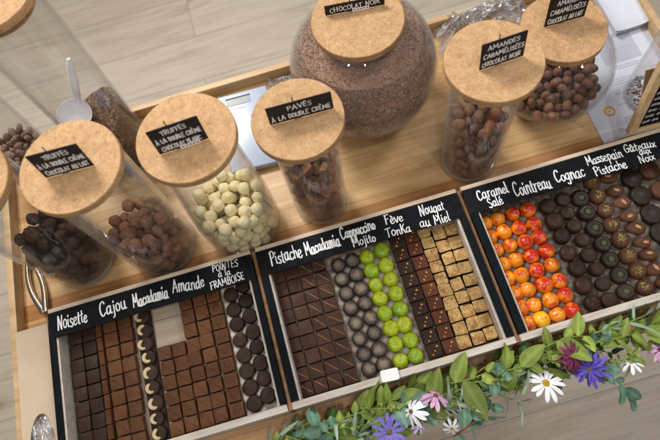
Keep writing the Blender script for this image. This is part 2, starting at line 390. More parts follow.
M['petal_pink'] = simple('petal_pink', (.50, .24, .46), .6, (.62, .38, .56), 120, var=.15)
M['petal_burgundy'] = simple('petal_burgundy', (.16, .015, .07), .6, (.24, .03, .11), 120, var=.2)
M['petal_lilac'] = simple('petal_lilac', (.50, .40, .72), .55, (.62, .55, .80), 120, var=.1)
M['disc_yellow'] = simple('disc_yellow', (.52, .36, .03), .7, (.40, .24, .02), 500, .6, .001)
M['disc_brown'] = simple('disc_brown', (.22, .16, .05), .7, (.14, .09, .03), 500, .6, .001)
M['red_crumb'] = simple('red_crumb', (.25, .05, .035), .6, (.15, .03, .02), 100, var=.3)

# ------------------------------------------------------------------ mesh helpers
class MB:
    def __init__(s): s.v = []; s.f = []; s.m = []; s.mats = []
    def mi(s, mat):
        if mat not in s.mats: s.mats.append(mat)
        return s.mats.index(mat)
    def add(s, vs, fs, mat):
        o = len(s.v); k = s.mi(mat)
        s.v += [tuple(p) for p in vs]
        for f in fs: s.f.append(tuple(i + o for i in f)); s.m.append(k)
    def box(s, x0, x1, y0, y1, z0, z1, mat):
        vs = [(x, y, z) for z in (z0, z1) for y in (y0, y1) for x in (x0, x1)]
        s.add(vs, [(0, 2, 3, 1), (4, 5, 7, 6), (0, 1, 5, 4), (1, 3, 7, 5), (3, 2, 6, 7), (2, 0, 4, 6)], mat)
    def lathe(s, prof, mat, seg=48, c=(0, 0, 0), cap0=False, cap1=False, sx=1, sy=1):
        vs = []; fs = []
        for r, z in prof:
            for i in range(seg):
                a = 2 * PI * i / seg
                vs.append((c[0] + sx * r * math.cos(a), c[1] + sy * r * math.sin(a), c[2] + z))
        n = len(prof)
        for j in range(n - 1):
            for i in range(seg):
                k = (i + 1) % seg
                fs.append((j * seg + i, j * seg + k, (j + 1) * seg + k, (j + 1) * seg + i))
        if cap0: fs.append(tuple(range(seg))[::-1])
        if cap1: fs.append(tuple((n - 1) * seg + i for i in range(seg)))
        s.add(vs, fs, mat)
    def tube(s, pts, r, mat, seg=6):
        pts = [Vector(p) for p in pts]; vs = []; fs = []
        for i, p in enumerate(pts):
            d = (pts[min(i + 1, len(pts) - 1)] - pts[max(i - 1, 0)]).normalized()
            u = d.cross(Vector((0, 0, 1)));
            if u.length < 1e-3: u = Vector((1, 0, 0))
            u.normalize(); w = u.cross(d)
            rr = r(i / (len(pts) - 1)) if callable(r) else r
            for k in range(seg):
                a = 2 * PI * k / seg
                vs.append(p + (u * math.cos(a) + w * math.sin(a)) * rr)
        for i in range(len(pts) - 1):
            for k in range(seg):
                q = (k + 1) % seg
                fs.append((i * seg + k, i * seg + q, (i + 1) * seg + q, (i + 1) * seg + k))
        fs.append(tuple(range(seg))[::-1]); fs.append(tuple((len(pts) - 1) * seg + k for k in range(seg)))
        s.add(vs, fs, mat)
    def mesh(s, name, smooth=True, angle=40, bevel=0, bseg=2):
        me = bpy.data.meshes.new(name)
        me.from_pydata(s.v, [], s.f); me.update()
        for mt in s.mats: me.materials.append(mt)
        me.polygons.foreach_set('material_index', s.m)
        if bevel:
            bm = bmesh.new(); bm.from_mesh(me)
            bmesh.ops.bevel(bm, geom=[e for e in bm.edges if len(e.link_faces) == 2 and e.calc_face_angle() > .5], offset=bevel, segments=bseg, affect='EDGES', profile=.6)
            bm.to_mesh(me); bm.free()
        bm = bmesh.new(); bm.from_mesh(me); bmesh.ops.recalc_face_normals(bm, faces=bm.faces); bm.to_mesh(me); bm.free()
        if smooth:
            me.polygons.foreach_set('use_smooth', [True] * len(me.polygons))
            try: me.set_sharp_from_angle(angle=math.radians(angle))
            except Exception: pass
        return me
def link(name, me, parent=None, loc=(0, 0, 0), rot=(0, 0, 0), scale=(1, 1, 1)):
    o = bpy.data.objects.new(name, me); col.objects.link(o)
    o.location = loc; o.rotation_euler = rot; o.scale = scale
    if parent: o.parent = parent
    return o
def tag(o, label=None, cat=None, group=None, kind=None):
    if label: o['label'] = label
    if cat: o['category'] = cat
    if group: o['group'] = group
    if kind: o['kind'] = kind
    return o
def empty(name, loc=(0, 0, 0), rz=0, **kw):
    o = bpy.data.objects.new(name, None); col.objects.link(o); o.location = loc; o.rotation_euler = (0, 0, rz)
    o.empty_display_size = .01
    return tag(o, **kw)
def kids(o): return [c for c in col.objects if c.parent == o]
def copy_tree(o, parent=None):
    c = o.copy(); col.objects.link(c)
    if parent: c.parent = parent
    for ch in KIDS.get(o.name, ()): copy_tree(ch, c)
    return c
KIDS = {}

# ------------------------------------------------------------------ stroke lettering (chalk marker hand)
G = {
'a': (8.4, "6.2,8.5 4,10 1,8 .2,4 1.2,.6 3.4,.6 5.4,3.5 6.2,7|6.2,10 6,3 6.8,.3 8.4,1"),
'b': (7.6, "1,18 1,9 1,0|1,6 3,9.8 5.8,8.6 6.2,4 4.6,.3 1.2,1"),
'c': (6.6, "6,8.3 4,10 1.2,8 .3,4 1.8,.3 4.2,.4 6.4,2.6"),
'd': (8, "5.8,8.5 4,10 1,8 .2,4 1.2,.6 3.4,.6 5.6,4|6,18 6,9 6.2,2 7.6,.2"),
'e': (6.8, "0.6,4.6 4,5.6 5.6,7.6 4.2,10 1.6,9 .3,5 1.6,.6 4.2,.2 6.4,2.6"),
'f': (6, "6.4,16 5,18.2 3,16.5 2.6,10 2.6,-2|0,9.4 5.6,10.4"),
'g': (8, "6,8.5 4,10 1,8 .2,4 1.2,.8 3.4,.8 5.6,4|6.2,10 6.1,2 5.4,-5.5 3,-7 .6,-5"),
'h': (7.6, "1,18 1,9 1,0|1,6 3.6,10 5.6,8.6 6,4 6.6,.2"),
'i': (3.6, "1,10 1,4 1.5,.4 3,.6|1,13.6 1.5,15.2"),
'j': (4.4, "2.2,10 2.4,2 1.8,-5.5 -.4,-6.8|2.2,13.6 2.7,15.2"),
'k': (7, "1,18 1,9 1,0|5.8,9.6 1.2,4.6|2.6,5.6 6.4,.2"),
'l': (3.6, "1,18 1,8 1.2,1.2 3,.5"),
'm': (10.8, "1,10 1,5 1,0|1,6 3,10 4.8,8.6 5,4 5,0|5,6 7,10 8.8,8.6 9,4 9.6,.2"),
'n': (7.8, "1,10 1,5 1,0|1,6 3.6,10 5.8,8.6 6,4 6.8,.2"),
'o': (7, "3.4,10 .9,8 .3,4 1.8,.4 4.2,.3 6,3.4 5.8,7.6 3.6,9.9"),
'p': (7.4, "1,10 1,2 1,-8|1,6.5 3.4,10 5.9,8.4 6.1,4 4.4,.4 1.2,1.4"),
'r': (5.6, "1,10 1,5 1,0|1,5.6 2.8,9 5.4,9.9"),
's': (6, "5.4,8.6 3.2,10 1,8.4 2,6 4.6,4 5.2,1.8 3,0 .4,1.4"),
't': (5.6, "2.4,15.5 2.2,8 2.4,1.6 4.6,.5|0,10 5,11.2"),
'u': (8, "1,10 .9,4 2,.6 4,.8 5.8,4|6,10 6,3 6.6,.4 8,.8"),
'v': (6.6, "0,10 3,.2 6.2,10"),
'x': (6.6, "0,10 6,0|6,10 .2,0"),
'C': (9.4, "8,14.6 6.2,17.8 2.6,16 .6,9 1.8,2 4.6,-.2 8.4,3"),
'N': (11, "1,0 1.4,9 1.8,18|1.8,18 8,0|8,0 8.6,9 9.6,18.4"),
'M': (13.4, "1,0 1.6,9 2,18|2,18 6,6 10.4,18|10.4,18 10.8,9 12,0"),
'H': (11, "1,18 1,0|8,18 8,0|0,8.4 9,9.8"),
'A': (9.6, "0,0 4.6,18|4.6,18 8.4,0|1.6,6 7.6,7"),
'P': (8.6, "1.4,17 1.2,8 1,-.6|0,15.6 4,18 7.6,15.5 7,10.5 1.6,8"),
'F': (8, "1.4,17.4 1.2,8 1.2,0|0,17.2 7.6,18|1.4,9 6,9.8"),
'T': (9, "4,17.4 4.2,8 4,0|-.6,16.8 9,18.2"),
'S': (8.2, "7.2,15.6 4.6,18 1.6,15.6 2,11.4 5.6,8 6.6,4 4,0 .4,2"),
'G': (9.6, "8,14.8 5.6,18 2.2,15 .6,9 1.8,2 4.6,0 7.6,2.4 8,8|4.6,8.2 9,8.8"),
'B': (8.2, "1,18 1,0|1,17.8 5,17.6 6.2,14 4.8,10 1,9.4|1,9.4 5.6,9 7,5 5.2,.6 1,0"),
'D': (8.8, "1,18 1,0|1,18 5,17 7.4,12 7,5 4.4,.8 1,0"),
'E': (7.4, "1,18 1,0|1,17.6 6.4,18|1,9.2 5.4,9.6|1,.3 6.6,.6"),
'I': (3.2, "1,18 1,0"),
'K': (8, "1,18 1,0|7,17.4 1.2,8|2.6,10 7.4,0"),
'L': (7, "1,18 1,9 1.2,.6|1.2,.4 6.4,.4"),
'O': (9.4, "4.4,18 1.2,14.6 .4,8 2.2,1 5.4,.2 8,4.6 8,12.4 4.8,17.9"),
'R': (8.4, "1,18 1,0|1,17.6 5.4,17.8 6.8,13.6 4.8,9.4 1,9|3.4,9 7.4,0"),
'U': (8.8, "1,18 .9,7 2.6,.6 5.6,.6 7.4,6 7.6,18"),
'V': (8.4, "0,18 3.9,0|3.9,0 8,18"),
'X': (8, "0,18 7,0|7,18 0,0"),
' ': (5.5, ""),
}
ACC = {'é': ('e', 'acute', 10), 'è': ('e', 'grave', 10), 'à': ('a', 'grave', 10), 'â': ('a', 'circ', 10), 'É': ('E', 'acute', 18), 'È': ('E', 'grave', 18), 'À': ('A', 'grave', 18)}
def glyph(ch, caps_i_dot=False):
    acc = None
    if ch in ACC: ch, acc, h = ACC[ch]
    adv, s = G[ch]
    st = [[tuple(float(q) for q in p.split(',')) for p in pl.split()] for pl in s.split('|') if pl]
    if acc:
        cx = adv / 2 - .6
        st.append({'acute': [(cx - .6, h + 2.6), (cx + 1.8, h + 5.4)], 'grave': [(cx + 1.4, h + 2.4), (cx - 1, h + 5.2)],
                   'circ': [(cx - 2.2, h + 2.4), (cx, h + 5.2), (cx + 2.2, h + 2.4)]}[acc])
    return adv, st
def catmull(p, n=5):
    if len(p) < 3: return [np.array(q) for q in p]
    P = [np.array(q) for q in p]; P = [2 * P[0] - P[1]] + P + [2 * P[-1] - P[-2]]
    out = []
    for i in range(1, len(P) - 2):
        for k in range(n):
            t = k / n
            out.append(.5 * ((2 * P[i]) + (-P[i - 1] + P[i + 1]) * t + (2 * P[i - 1] - 5 * P[i] + 4 * P[i + 1] - P[i + 2]) * t * t + (-P[i - 1] + 3 * P[i] - 3 * P[i + 1] + P[i + 2]) * t ** 3))
    out.append(P[-2]); return out
def text_mesh(name, s, width, cap, sw, mat, rnd=None):
    """flat lettering in the local xy plane, baseline at y=0, starting at x=0"""
    rnd = rnd or random.Random(s)
    x = 0; strokes = []
    for ch in s:
        adv, st = glyph(ch)
        jy = rnd.uniform(-1.1, 1.1); js = rnd.uniform(.90, 1.08)
        for pl in st: strokes.append([(x + px * js, py * js + jy) for px, py in pl])
        x += adv * js + 1.1
    kx = width / max(x - 1.1, 1); ky = cap / 18
    mb = MB()
    for si, pl in enumerate(strokes):
        pts = catmull([(px * kx, py * ky) for px, py in pl])
        z = .00004 + si * .000012
        L = []; R_ = []
        n = len(pts)
        w0 = sw * rnd.uniform(.82, 1.18)
        dirs = []
        for i in range(n):
            d = pts[min(i + 1, n - 1)] - pts[max(i - 1, 0)]
            dirs.append(d / (np.linalg.norm(d) + 1e-9))
        vs = []
        for i in range(n):
            nn = np.array([-dirs[i][1], dirs[i][0]])
            w = w0 / 2 * (1.0 if abs(dirs[i][1]) > .5 else .82)
            a = pts[i] + nn * w; b_ = pts[i] - nn * w
            zz = z + i * .0000015
            vs += [(a[0], a[1], zz), (b_[0], b_[1], zz)]
        fs = [(2 * i, 2 * i + 1, 2 * i + 3, 2 * i + 2) for i in range(n - 1)]
        # round ends
        for end, (i0, sgn) in enumerate(((0, -1), (n - 1, 1))):
            d = dirs[i0] * sgn; nn = np.array([-d[1], d[0]]); w = w0 / 2 * .95
            o = len(vs); zz = z + i0 * .0000015
            arc = [pts[i0] + (nn * math.cos(t) + d * math.sin(t)) * w for t in np.linspace(0, PI, 6)]
            vs += [(q[0], q[1], zz) for q in arc]
            fs.append(tuple(range(o, o + 6))[::-1])
        mb.add(vs, fs, mat)
    me = bpy.data.meshes.new(name); me.from_pydata(mb.v, [], mb.f); me.update(); me.materials.append(mat)
    bm = bmesh.new(); bm.from_mesh(me)
    for f in bm.faces:
        if f.normal.z < 0: f.normal_flip()
    bm.to_mesh(me); bm.free()
    return me

# ------------------------------------------------------------------ the setting
mb = MB(); mb.add([(-9, -9, 0), (9, -9, 0), (9, 9, 0), (-9, 9, 0)], [(0, 1, 2, 3)], M['floor'])
fl = link('floor', mb.mesh('floor', False), loc=(.33, .04, -.82)); tag(fl, kind='structure')

# serving board with raised rim, on a trestle
bd = empty('serving_board', (0, 0, 0), label='long pale wooden serving board with raised rim carrying the trays and jars', cat='board')
X0, X1, Y0, Y1 = -.403, .763, -.272, .342
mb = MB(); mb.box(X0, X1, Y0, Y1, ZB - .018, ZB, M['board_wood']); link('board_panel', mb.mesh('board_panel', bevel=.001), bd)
RT = -.020
for nm, b4, mt in (('rim', (X0 + .0005, X1 - .0005, Y1 - .012, Y1 - .0005, ZB, RT), 'rim_wood'), ('rim', (X0 + .0005, X0 + .012, Y0 + .0005, Y1 - .0122, ZB, RT), 'rim_wood_y'),
                   ('rim', (X1 - .012, X1 - .0005, Y0 + .0005, Y1 - .0122, ZB, RT), 'rim_wood_y')):
    mb = MB(); mb.box(*b4, M[mt]); link(nm, mb.mesh(nm, bevel=.0015), bd)
for xd in (-.00365, .32635):
    mb = MB(); mb.box(xd - .0028, xd + .0028, -.2385, .005, ZB, -.006, M['divider_wood']); link('divider', mb.mesh('divider', bevel=.0008), bd)
tb = empty('trestle_stand', (0, 0, 0), label='wooden trestle stand under the serving board', cat='stand')
mb = MB(); mb.box(-.33, .69, -.2, .27, ZB - .06, ZB - .018, M['rim_wood']); link('apron', mb.mesh('apron', bevel=.002), tb)
for x in (-.3, .65):
    for y in (-.17, .23):
        mb = MB(); mb.box(x - .02, x + .02, y - .02, y + .02, -.82, ZB - .06, M['rim_wood_y']); link('leg', mb.mesh('leg', bevel=.002), tb)

# ------------------------------------------------------------------ the three trays
P, W, D = .330, .323, .2295
WORDS = [
 [('Noisette', -0.3155, -0.0300, 0.0461, 0.0200, -1.5), ('Cajou', -0.2487, -0.0287, 0.0410, 0.0201, 1.6), ('Macadamia', -0.1972, -0.0307, 0.0550, 0.0185, .1),
  ('Amande', -0.1346, -0.0273, 0.0490, 0.0186, -3.4), ('POINTES', -0.0692, -0.0115, 0.0407, 0.0098, -3.8), ('à la', -0.0620, -0.0232, 0.0188, 0.0092, -2.7), ('FRAMBOISE', -0.0770, -0.0385, 0.0527, 0.0108, .9)],
 [('Pistache', 0.0202, -0.0294, 0.0488, 0.0201, -.4), ('Macadamia', 0.0745, -0.0298, 0.0545, 0.0186, .7), ('Cappuccino', 0.1329, -0.0214, 0.0541, 0.0165, .6),
  ('Mojito', 0.1465, -0.0385, 0.0353, 0.0135, -.5), ('Fève', 0.2036, -0.0185, 0.0272, 0.0140, -3.9), ('TonKa', 0.1990, -0.0382, 0.0377, 0.0138, -4.2), ('Nougat', 0.2578, -0.0205, 0.0382, 0.0150, -3),
  ('au Miel', 0.2522, -0.0391, 0.0463, 0.0138, -3.6)],
 [('Caramel', 0.3490, -0.0232, 0.0482, 0.0156, -1.1), ('Salé', 0.3602, -0.0405, 0.0223, 0.0134, 1.3), ('Cointreau', 0.4035, -0.0340, 0.0563, 0.0201, -3.7), ('Cognac', 0.4694, -0.0325, 0.0449, 0.0186, -3.2),
  ('Massepain', 0.5241, -0.0200, 0.0555, 0.0140, -2.5), ('Pistache', 0.5287, -0.0400, 0.0490, 0.0134, -1.2), ('Gâteaux', 0.5854, -0.0172, 0.0471, 0.0125, -6.1), ('aux', 0.6043, -0.0270, 0.0165, 0.0095, -6.8), ('Noix', 0.5982, -0.0405, 0.0234, 0.0112, -1.7)]]
TL = ['shallow wooden tray of mostly milk chocolate squares under the sign beginning Noisette', 'middle wooden tray holding the lime green Mojito chocolates', 'wooden tray holding the orange and red Caramel and Cointreau chocolates']
for ti in range(3):
    x0 = (ti - 1) * P; x1 = x0 + W
    t = empty('chocolate_tray', (x0, 0, ZB), label=TL[ti], cat='tray', group='chocolate trays on the board')
    def pt(name, *boxes, bv=.0006):
        mb = MB()
        for b6 in boxes: mb.box(b6[0] - x0, b6[1] - x0, b6[2], b6[3], b6[4] - ZB, b6[5] - ZB, M[b6[6]])
        return link(name, mb.mesh(name, bevel=bv), t)
    bw = .0115 if ti else .009
    pt('base_panel', (x0 + .006, x1 - .006, -D + .0005, -.0005, ZB + .0005, -.0385, 'tray_base'))
    pt('back_rail', (x0 + .0005, x1 - .0005, 0, .0065, ZB + .0004, -.0005, 'tray_back_wood'))
    pt('front_rail', (x0, x1, -D - .0095, -D + .0005, ZB + .0004, -.0008, 'lime_wood'), bv=.001)
    for sd in (0, 1):
        a, b_ = (x0 + .004, x0 + bw + (.003 if ti else .003)) if sd == 0 else (x1 - bw - (.0035 if ti < 2 else .004), x1 - .004)
        pt('side_wall', (a, b_, -D + .0007, -.0003, ZB + .0006, -.0022, 'lime_wood_y'))
        a, b_ = (x0, x0 + bw) if sd == 0 else (x1 - bw, x1)
        pt('side_strip', (a, b_, -D + .001, -.0415, -.0020, .0012, 'bar_black'), (a, a + .0038, -D + .001, -.0415, ZB + .0008, -.0021, 'bar_black') if sd == 0 else (b_ - .0038, b_, -D + .001, -.0415, ZB + .0008, -.0021, 'bar_black'))
    sg = pt('sign_panel', (x0 + .0004, x1 - .0004, -.0412, -.0012, -.0016, .0014, 'chalk_black'))
    for w, wx, wy, ww, wh, ang in WORDS[ti]:
        o = link('lettering', text_mesh('lettering', w, ww, wh * 1.12, .0020 if wh > .015 else .0017 if wh > .012 else .0014, M['white_ink']), sg, (wx - x0, wy, .0015 - ZB), (0, 0, math.radians(ang)))
# small white card on the front rail of the middle tray
mb = MB(); ring = []
for cx_, cy_, a0 in ((.0095, .005, 0), (-.0095, .005, 90), (-.0095, -.005, 180), (.0095, -.005, 270)):
    ring += [(cx_ + .003 * math.cos(math.radians(a0 + k * 18)), cy_ + .003 * math.sin(math.radians(a0 + k * 18))) for k in range(6)]
n_ = len(ring)
mb.add([(x, y, .0005) for x, y in ring] + [(x, y, -.0005) for x, y in ring], [tuple(range(n_)), tuple(range(2 * n_ - 1, n_ - 1, -1))] + [(i, i + n_, (i + 1) % n_ + n_, (i + 1) % n_) for i in range(n_)], M['white_card'])
me = mb.mesh('blank_card', angle=30)
c = link('blank_card', me, None, (.1415, -.2318, .0030), (math.radians(10), 0, math.radians(-4)))
tag(c, 'small blank white card with rounded corners on the front rail of the middle tray', 'card')

# ------------------------------------------------------------------ chocolates
FL = -.0375   # tray floor
def sq_mesh(name, sx, sy, h, mat, ridge=None, bev=.0017, wob=.0004, side=None):
    mb = MB()
    mb.box(-sx / 2, sx / 2, -sy / 2, sy / 2, 0, h, mat)
    me = mb.mesh(name, bevel=bev, bseg=2)
    if side:
        me.materials.append(side)
        for p in me.polygons:
            if p.normal.z < .75: p.material_index = 1
    sd = random.random() * 50
    for v in me.vertices:
        n = noise.noise_vector(Vector((v.co.x * 90 + sd, v.co.y * 90, v.co.z * 90)))
        v.co += n * wob * 2
    if ridge:
        k = len(me.vertices)
        bm = bmesh.new(); bm.from_mesh(me)
        dx, dy = sx * .43, sy * .43
        a = Vector((-dx, dy, h)); b_ = Vector((dx, -dy, h)); n = Vector((dy, dx, 0)).normalized() * .0005
        vs = [bm.verts.new(q) for q in (a - n, a + n, b_ + n, b_ - n, (a + Vector((0, 0, .0005))), (b_ + Vector((0, 0, .0005))))]
        for f in ((0, 4, 5, 3), (1, 2, 5, 4)): bm.faces.new([vs[i] for i in f])
        bm.to_mesh(me); bm.free()
    return me
def lat(name, prof, mat, seg=32, sx=1, sy=1, wob=0.0002):
    mb = MB(); mb.lathe(prof, mat, seg, cap0=True, cap1=prof[-1][0] > 1e-5, sx=sx, sy=sy)
    me = mb.mesh(name, angle=60)
    bm = bmesh.new(); bm.from_mesh(me); bmesh.ops.remove_doubles(bm, verts=bm.verts, dist=1e-6); bm.to_mesh(me); bm.free()
    sd = random.random() * 50
    for v in me.vertices:
        v.co += noise.noise_vector(Vector((v.co.x * 80 + sd, v.co.y * 80, v.co.z * 80))) * wob * 2
    return me
def dome(r, h, skirt=.35, rim=0.92):
    p = [(r * .9, 0), (r * 1.0, .0008), (r, h * skirt)]
    for a in (15, 30, 45, 60, 72, 82, 90):
        A = math.radians(a); p.append((r * math.cos(A), h * skirt + h * (1 - skirt) * math.sin(A)))
    p[-1] = (0.00001, h); return p
ORD = ['first', 'second', 'third', 'fourth', 'fifth', 'sixth', 'seventh', 'eighth', 'ninth', 'tenth', 'eleventh']
def put(name, me, x, y, label, cat, group, rz=0, z=FL, parts=(), tilt=.012):
    o = link(name, me, None, (x, y, z), (random.gauss(0, tilt), random.gauss(0, tilt), rz + random.gauss(0, .016)))
    rd_ = 'square' not in name and 'bar' not in name
    k_ = random.gauss(1.01, .030) if rd_ else random.gauss(1, .012); o.scale = (k_, k_ * random.gauss(1, .018 if rd_ else .012), random.gauss(1, .06 if rd_ else .03))
    tag(o, label, cat, group)
    for pn, pm, pl, pr in parts:
        link(pn, pm, o, pl, pr)
    return o
def rows(y0, y1, n): return [y0 + (y1 - y0) * i / (n - 1) for i in range(n)]
def jx(a=.0004): return random.gauss(0, a)

SQ = .0203
dsq = [sq_mesh('dark_chocolate_square', SQ, SQ, .0125, M['dark_square']) for _ in range(3)]
dksq = [sq_mesh('hazelnut_chocolate_square', SQ, SQ, .0115, M['darker_square']) for _ in range(3)]
msq = [sq_mesh('milk_chocolate_square', SQ, SQ, .0125, M['milk'], ridge=True) for _ in range(3)]
msqp = [sq_mesh('milk_chocolate_square', SQ, SQ, .0125, M['milk']) for _ in range(3)]
mb = MB()
a = Vector((-.0088, .0075, 0)); b_ = Vector((.0088, -.0075, 0))
mb.tube([a, a.lerp(b_, .33) + Vector((.0002, .0003, 0)), a.lerp(b_, .66) - Vector((.0002, .0003, 0)), b_], lambda t: .0005 * (.35 + math.sin(PI * min(max(t, .08), .92))), M['gold_stripe'], 6)
stripe = mb.mesh('stripe')
# middle tray: Pistache / Macadamia squares
for ci, x in enumerate((.0215, .0435, .0655, .0880)):
    for ri, y in enumerate(rows(-.040, -.215, 9)):
        striped = ci >= 2 or ri >= 7
        lab = ('gold striped dark square, middle tray, ' if striped else 'plain dark square, middle tray, ') + f'{ORD[ri]} from the sign, {["leftmost Pistache", "right Pistache", "left Macadamia", "right Macadamia"][ci]} column'
        put('dark_chocolate_square', random.choice(dsq), x + jx(), y + jx(), lab, 'chocolate', 'dark squares in the middle tray',
            parts=[('stripe', stripe, (jx(.0006), jx(.0006), .0126), (0, 0, random.gauss(0, .06)))] if striped else ())
# cappuccino and mojito domes
cprof = [(.0102, 0), (.0114, .001), (.0115, .0078), (.0111, .0094), (.0101, .0110), (.0083, .0118), (.0058, .0121), (.0030, .0118), (.0012, .0115), (.00001, .0114)]
cm = [lat('cappuccino_chocolate', cprof, M['capp']) for _ in range(3)]
mm = [lat('mojito_chocolate', [(.0105, 0), (.0116, .001), (.0117, .0045), (.0113, .0075), (.0101, .0103), (.0080, .0122), (.0052, .0132), (.0028, .0130), (.0010, .0125), (.00001, .0124)], M['mojito'], wob=.0006) for _ in range(3)]
for ci, x in enumerate((.1160, .1395)):
    for ri, y in enumerate(rows(-.049 + .0015 * ci, -.2125, 8)):
        put('cappuccino_chocolate', random.choice(cm), x + jx(), y + jx(), f'grey-brown dimpled dome, {ORD[ri]} from the sign in the {["left", "right"][ci]} Cappuccino column', 'chocolate', 'Cappuccino domes in the middle tray', random.uniform(0, 6), tilt=.04)
for ci, x in enumerate((.1630, .1870)):
    for ri, y in enumerate(rows(-.047 + .002 * ci, -.2125, 8)):
        put('mojito_chocolate', random.choice(mm), x + jx(.0006), y + jx(.0006), f'glossy lime green dome, {ORD[ri]} from the sign in the {["left", "right"][ci]} Mojito column', 'chocolate', 'Mojito domes in the middle tray', random.uniform(0, 6), tilt=.04)
# tonka
def blob(r, mat, n=10, h=.5):
    mb = MB(); mb.lathe([(r, 0), (r * .9, r * h * .6), (r * .5, r * h), (.00001, r * h * 1.05)], mat, n); return mb
td = sq_mesh('x', .0215, SQ, .0125, M['darker_square']); tm = sq_mesh('x', .0215, SQ, .0125, M['tonka_milk'])
dot = blob(.0017, M['orange_dot']).mesh('dot'); dots = blob(.0012, M['orange_dot']).mesh('dot')
for ci, x in enumerate((.2145, .2375)):
    for ri, y in enumerate(rows(-.0405 if ci == 0 else -.0385, -.2145, 9)):
        ps = [('dot', dot, (.004 + jx(), .005 + jx(), .0125), (0, 0, 0)), ('dot', dots, (.0005 + jx(), -.001 + jx(), .0125), (0, 0, 0))]
        ps.append(('dot', dots if ri % 3 else dot, (-.003 + jx(), -.006 + jx(), .0125), (0, 0, 0)))
        put('tonka_chocolate_square', (td, tm)[ci], x + jx(), y + jx(), f'{["dark", "reddish milk"][ci]} chocolate square with orange dots, {ORD[ri]} from the sign under Fève Tonka', 'chocolate', 'Tonka squares in the middle tray', parts=ps)
# nougat
ng = [sq_mesh('nougat_square', .0193, .0190, .0140, M['nougat'], bev=.0030, wob=.0010, side=M['darker_square']) for _ in range(5)]
for ci, (x, n, y0) in enumerate(((.2585, 10, -.0375), (.2790, 9, -.0475), (.2985, 9, -.0475))):
    for ri, y in enumerate(rows(y0, -.2145, n)):
        put('nougat_square', random.choice(ng), x + jx(.0003), y + jx(.0003), f'crumbly golden honey nougat square, {ORD[ri]} from the sign in the {["left", "middle", "right"][ci]} Nougat column', 'nougat', 'honey nougat squares', random.choice((0, PI)), tilt=.02)
# ---- left tray
for ci, x in enumerate((-.3045, -.2830)):
    for ri, y in enumerate(rows(-.0415, -.2155, 9)):
        put('hazelnut_chocolate_square', random.choice(dksq), x + jx(), y + jx(), f'very dark chocolate square, {ORD[ri]} from the sign in the {["left", "right"][ci]} column under Noisette', 'chocolate', 'dark squares under Noisette')
# ribbed bars standing on edge
mb = MB()
for k in range(9): mb.box(-.0042, .0042, -.0104 + k * .0023, -.0104 + k * .0023 + .0020, 0, .0135 + (k % 2) * .0004, M['milk'])
mb.box(-.0036, .0036, -.0102, .0102, .0005, .0120, M['milk'])
rib = mb.mesh('ribbed_chocolate_bar', bevel=.0003, bseg=1)
for ri, y in enumerate(rows(-.0405, -.2150, 9)):
    put('ribbed_chocolate_bar', rib, -.2665, y, f'narrow ribbed chocolate piece, {ORD[ri]} from the sign, between Noisette and Cajou columns', 'chocolate', 'narrow ribbed pieces in the left tray')
for ci, x in enumerate((-.2490, -.2265)):
    for ri, y in enumerate(rows(-.0380, -.2150, 9)):
        put('milk_chocolate_square', random.choice(msq if ri % 3 == 1 else msqp), x + jx(), y + jx(), f'milk chocolate square, {ORD[ri]} from the sign in the {["left", "right"][ci]} column under Cajou', 'chocolate', 'milk squares under Cajou')
cash_base = lat('cashew_chocolate', [(.0105, 0), (.0116, .001), (.0118, .0085), (.0109, .0105), (.009, .0112), (.00001, .0106)], M['round_dark'])
mb = MB()
arc = [(.0062 * math.cos(t), .0062 * math.sin(t), 0) for t in np.linspace(math.radians(75), math.radians(285), 14)]
mb.tube(arc, lambda t: .0026 * (1 - abs(2 * t - 1) ** 3.2) ** .5 * (1.15 - .25 * t) + .0003, M['cashew_nut'], 10)
cash = mb.mesh('cashew')
for ri, y in enumerate(rows(-.0385, -.2150, 9)):
    put('cashew_chocolate', cash_base, -.1985 + jx(), y + jx(), f'dark round chocolate topped with a pale cashew, {ORD[ri]} from the sign', 'chocolate', 'cashew topped rounds',
        parts=[('cashew', cash, (-.0005 + jx(.0005), jx(.0005), .0128), (0, 0, random.gauss(.0, .25)))])
dipm = MB(); dipm.lathe([(.0062, 0), (.0055, .0012), (.003, .0018), (.00001, .0019)], M['milk_dark_dip'], 20, sx=1.0, sy=.75)
dipm = dipm.mesh('dark_dab')
for ci, x in enumerate((-.1710, -.1490, -.1270, -.1050, -.0825)):
    for ri, y in enumerate(rows(-.0385, -.2150, 9)):
        if ci < 2 and ri < 3: continue
        nm = ['first', 'second', 'third', 'fourth', 'fifth'][ci]
        lab = f'milk square{" with dark dab" if ci == 4 else ""}, {ORD[ri]} row from sign, {nm} column right of cashew chocolates'
        put('milk_chocolate_square', random.choice(msqp if ci == 4 else msq), x + jx(), y + jx(), lab, 'chocolate', 'milk squares under Macadamia and Amande',
            parts=[('dark_dab', dipm, (.0008, .001, .0122), (0, 0, random.gauss(.6, .2)))] if ci == 4 else ())
mb = MB(); mb.box(-.2105, -.1860, -.2270, -.0300, FL - .0008, FL + .0045, M['round_dark'])
tag(link('lining_strip', mb.mesh('lining_strip')), 'dark lining strip under the cashew topped chocolates', 'liner')
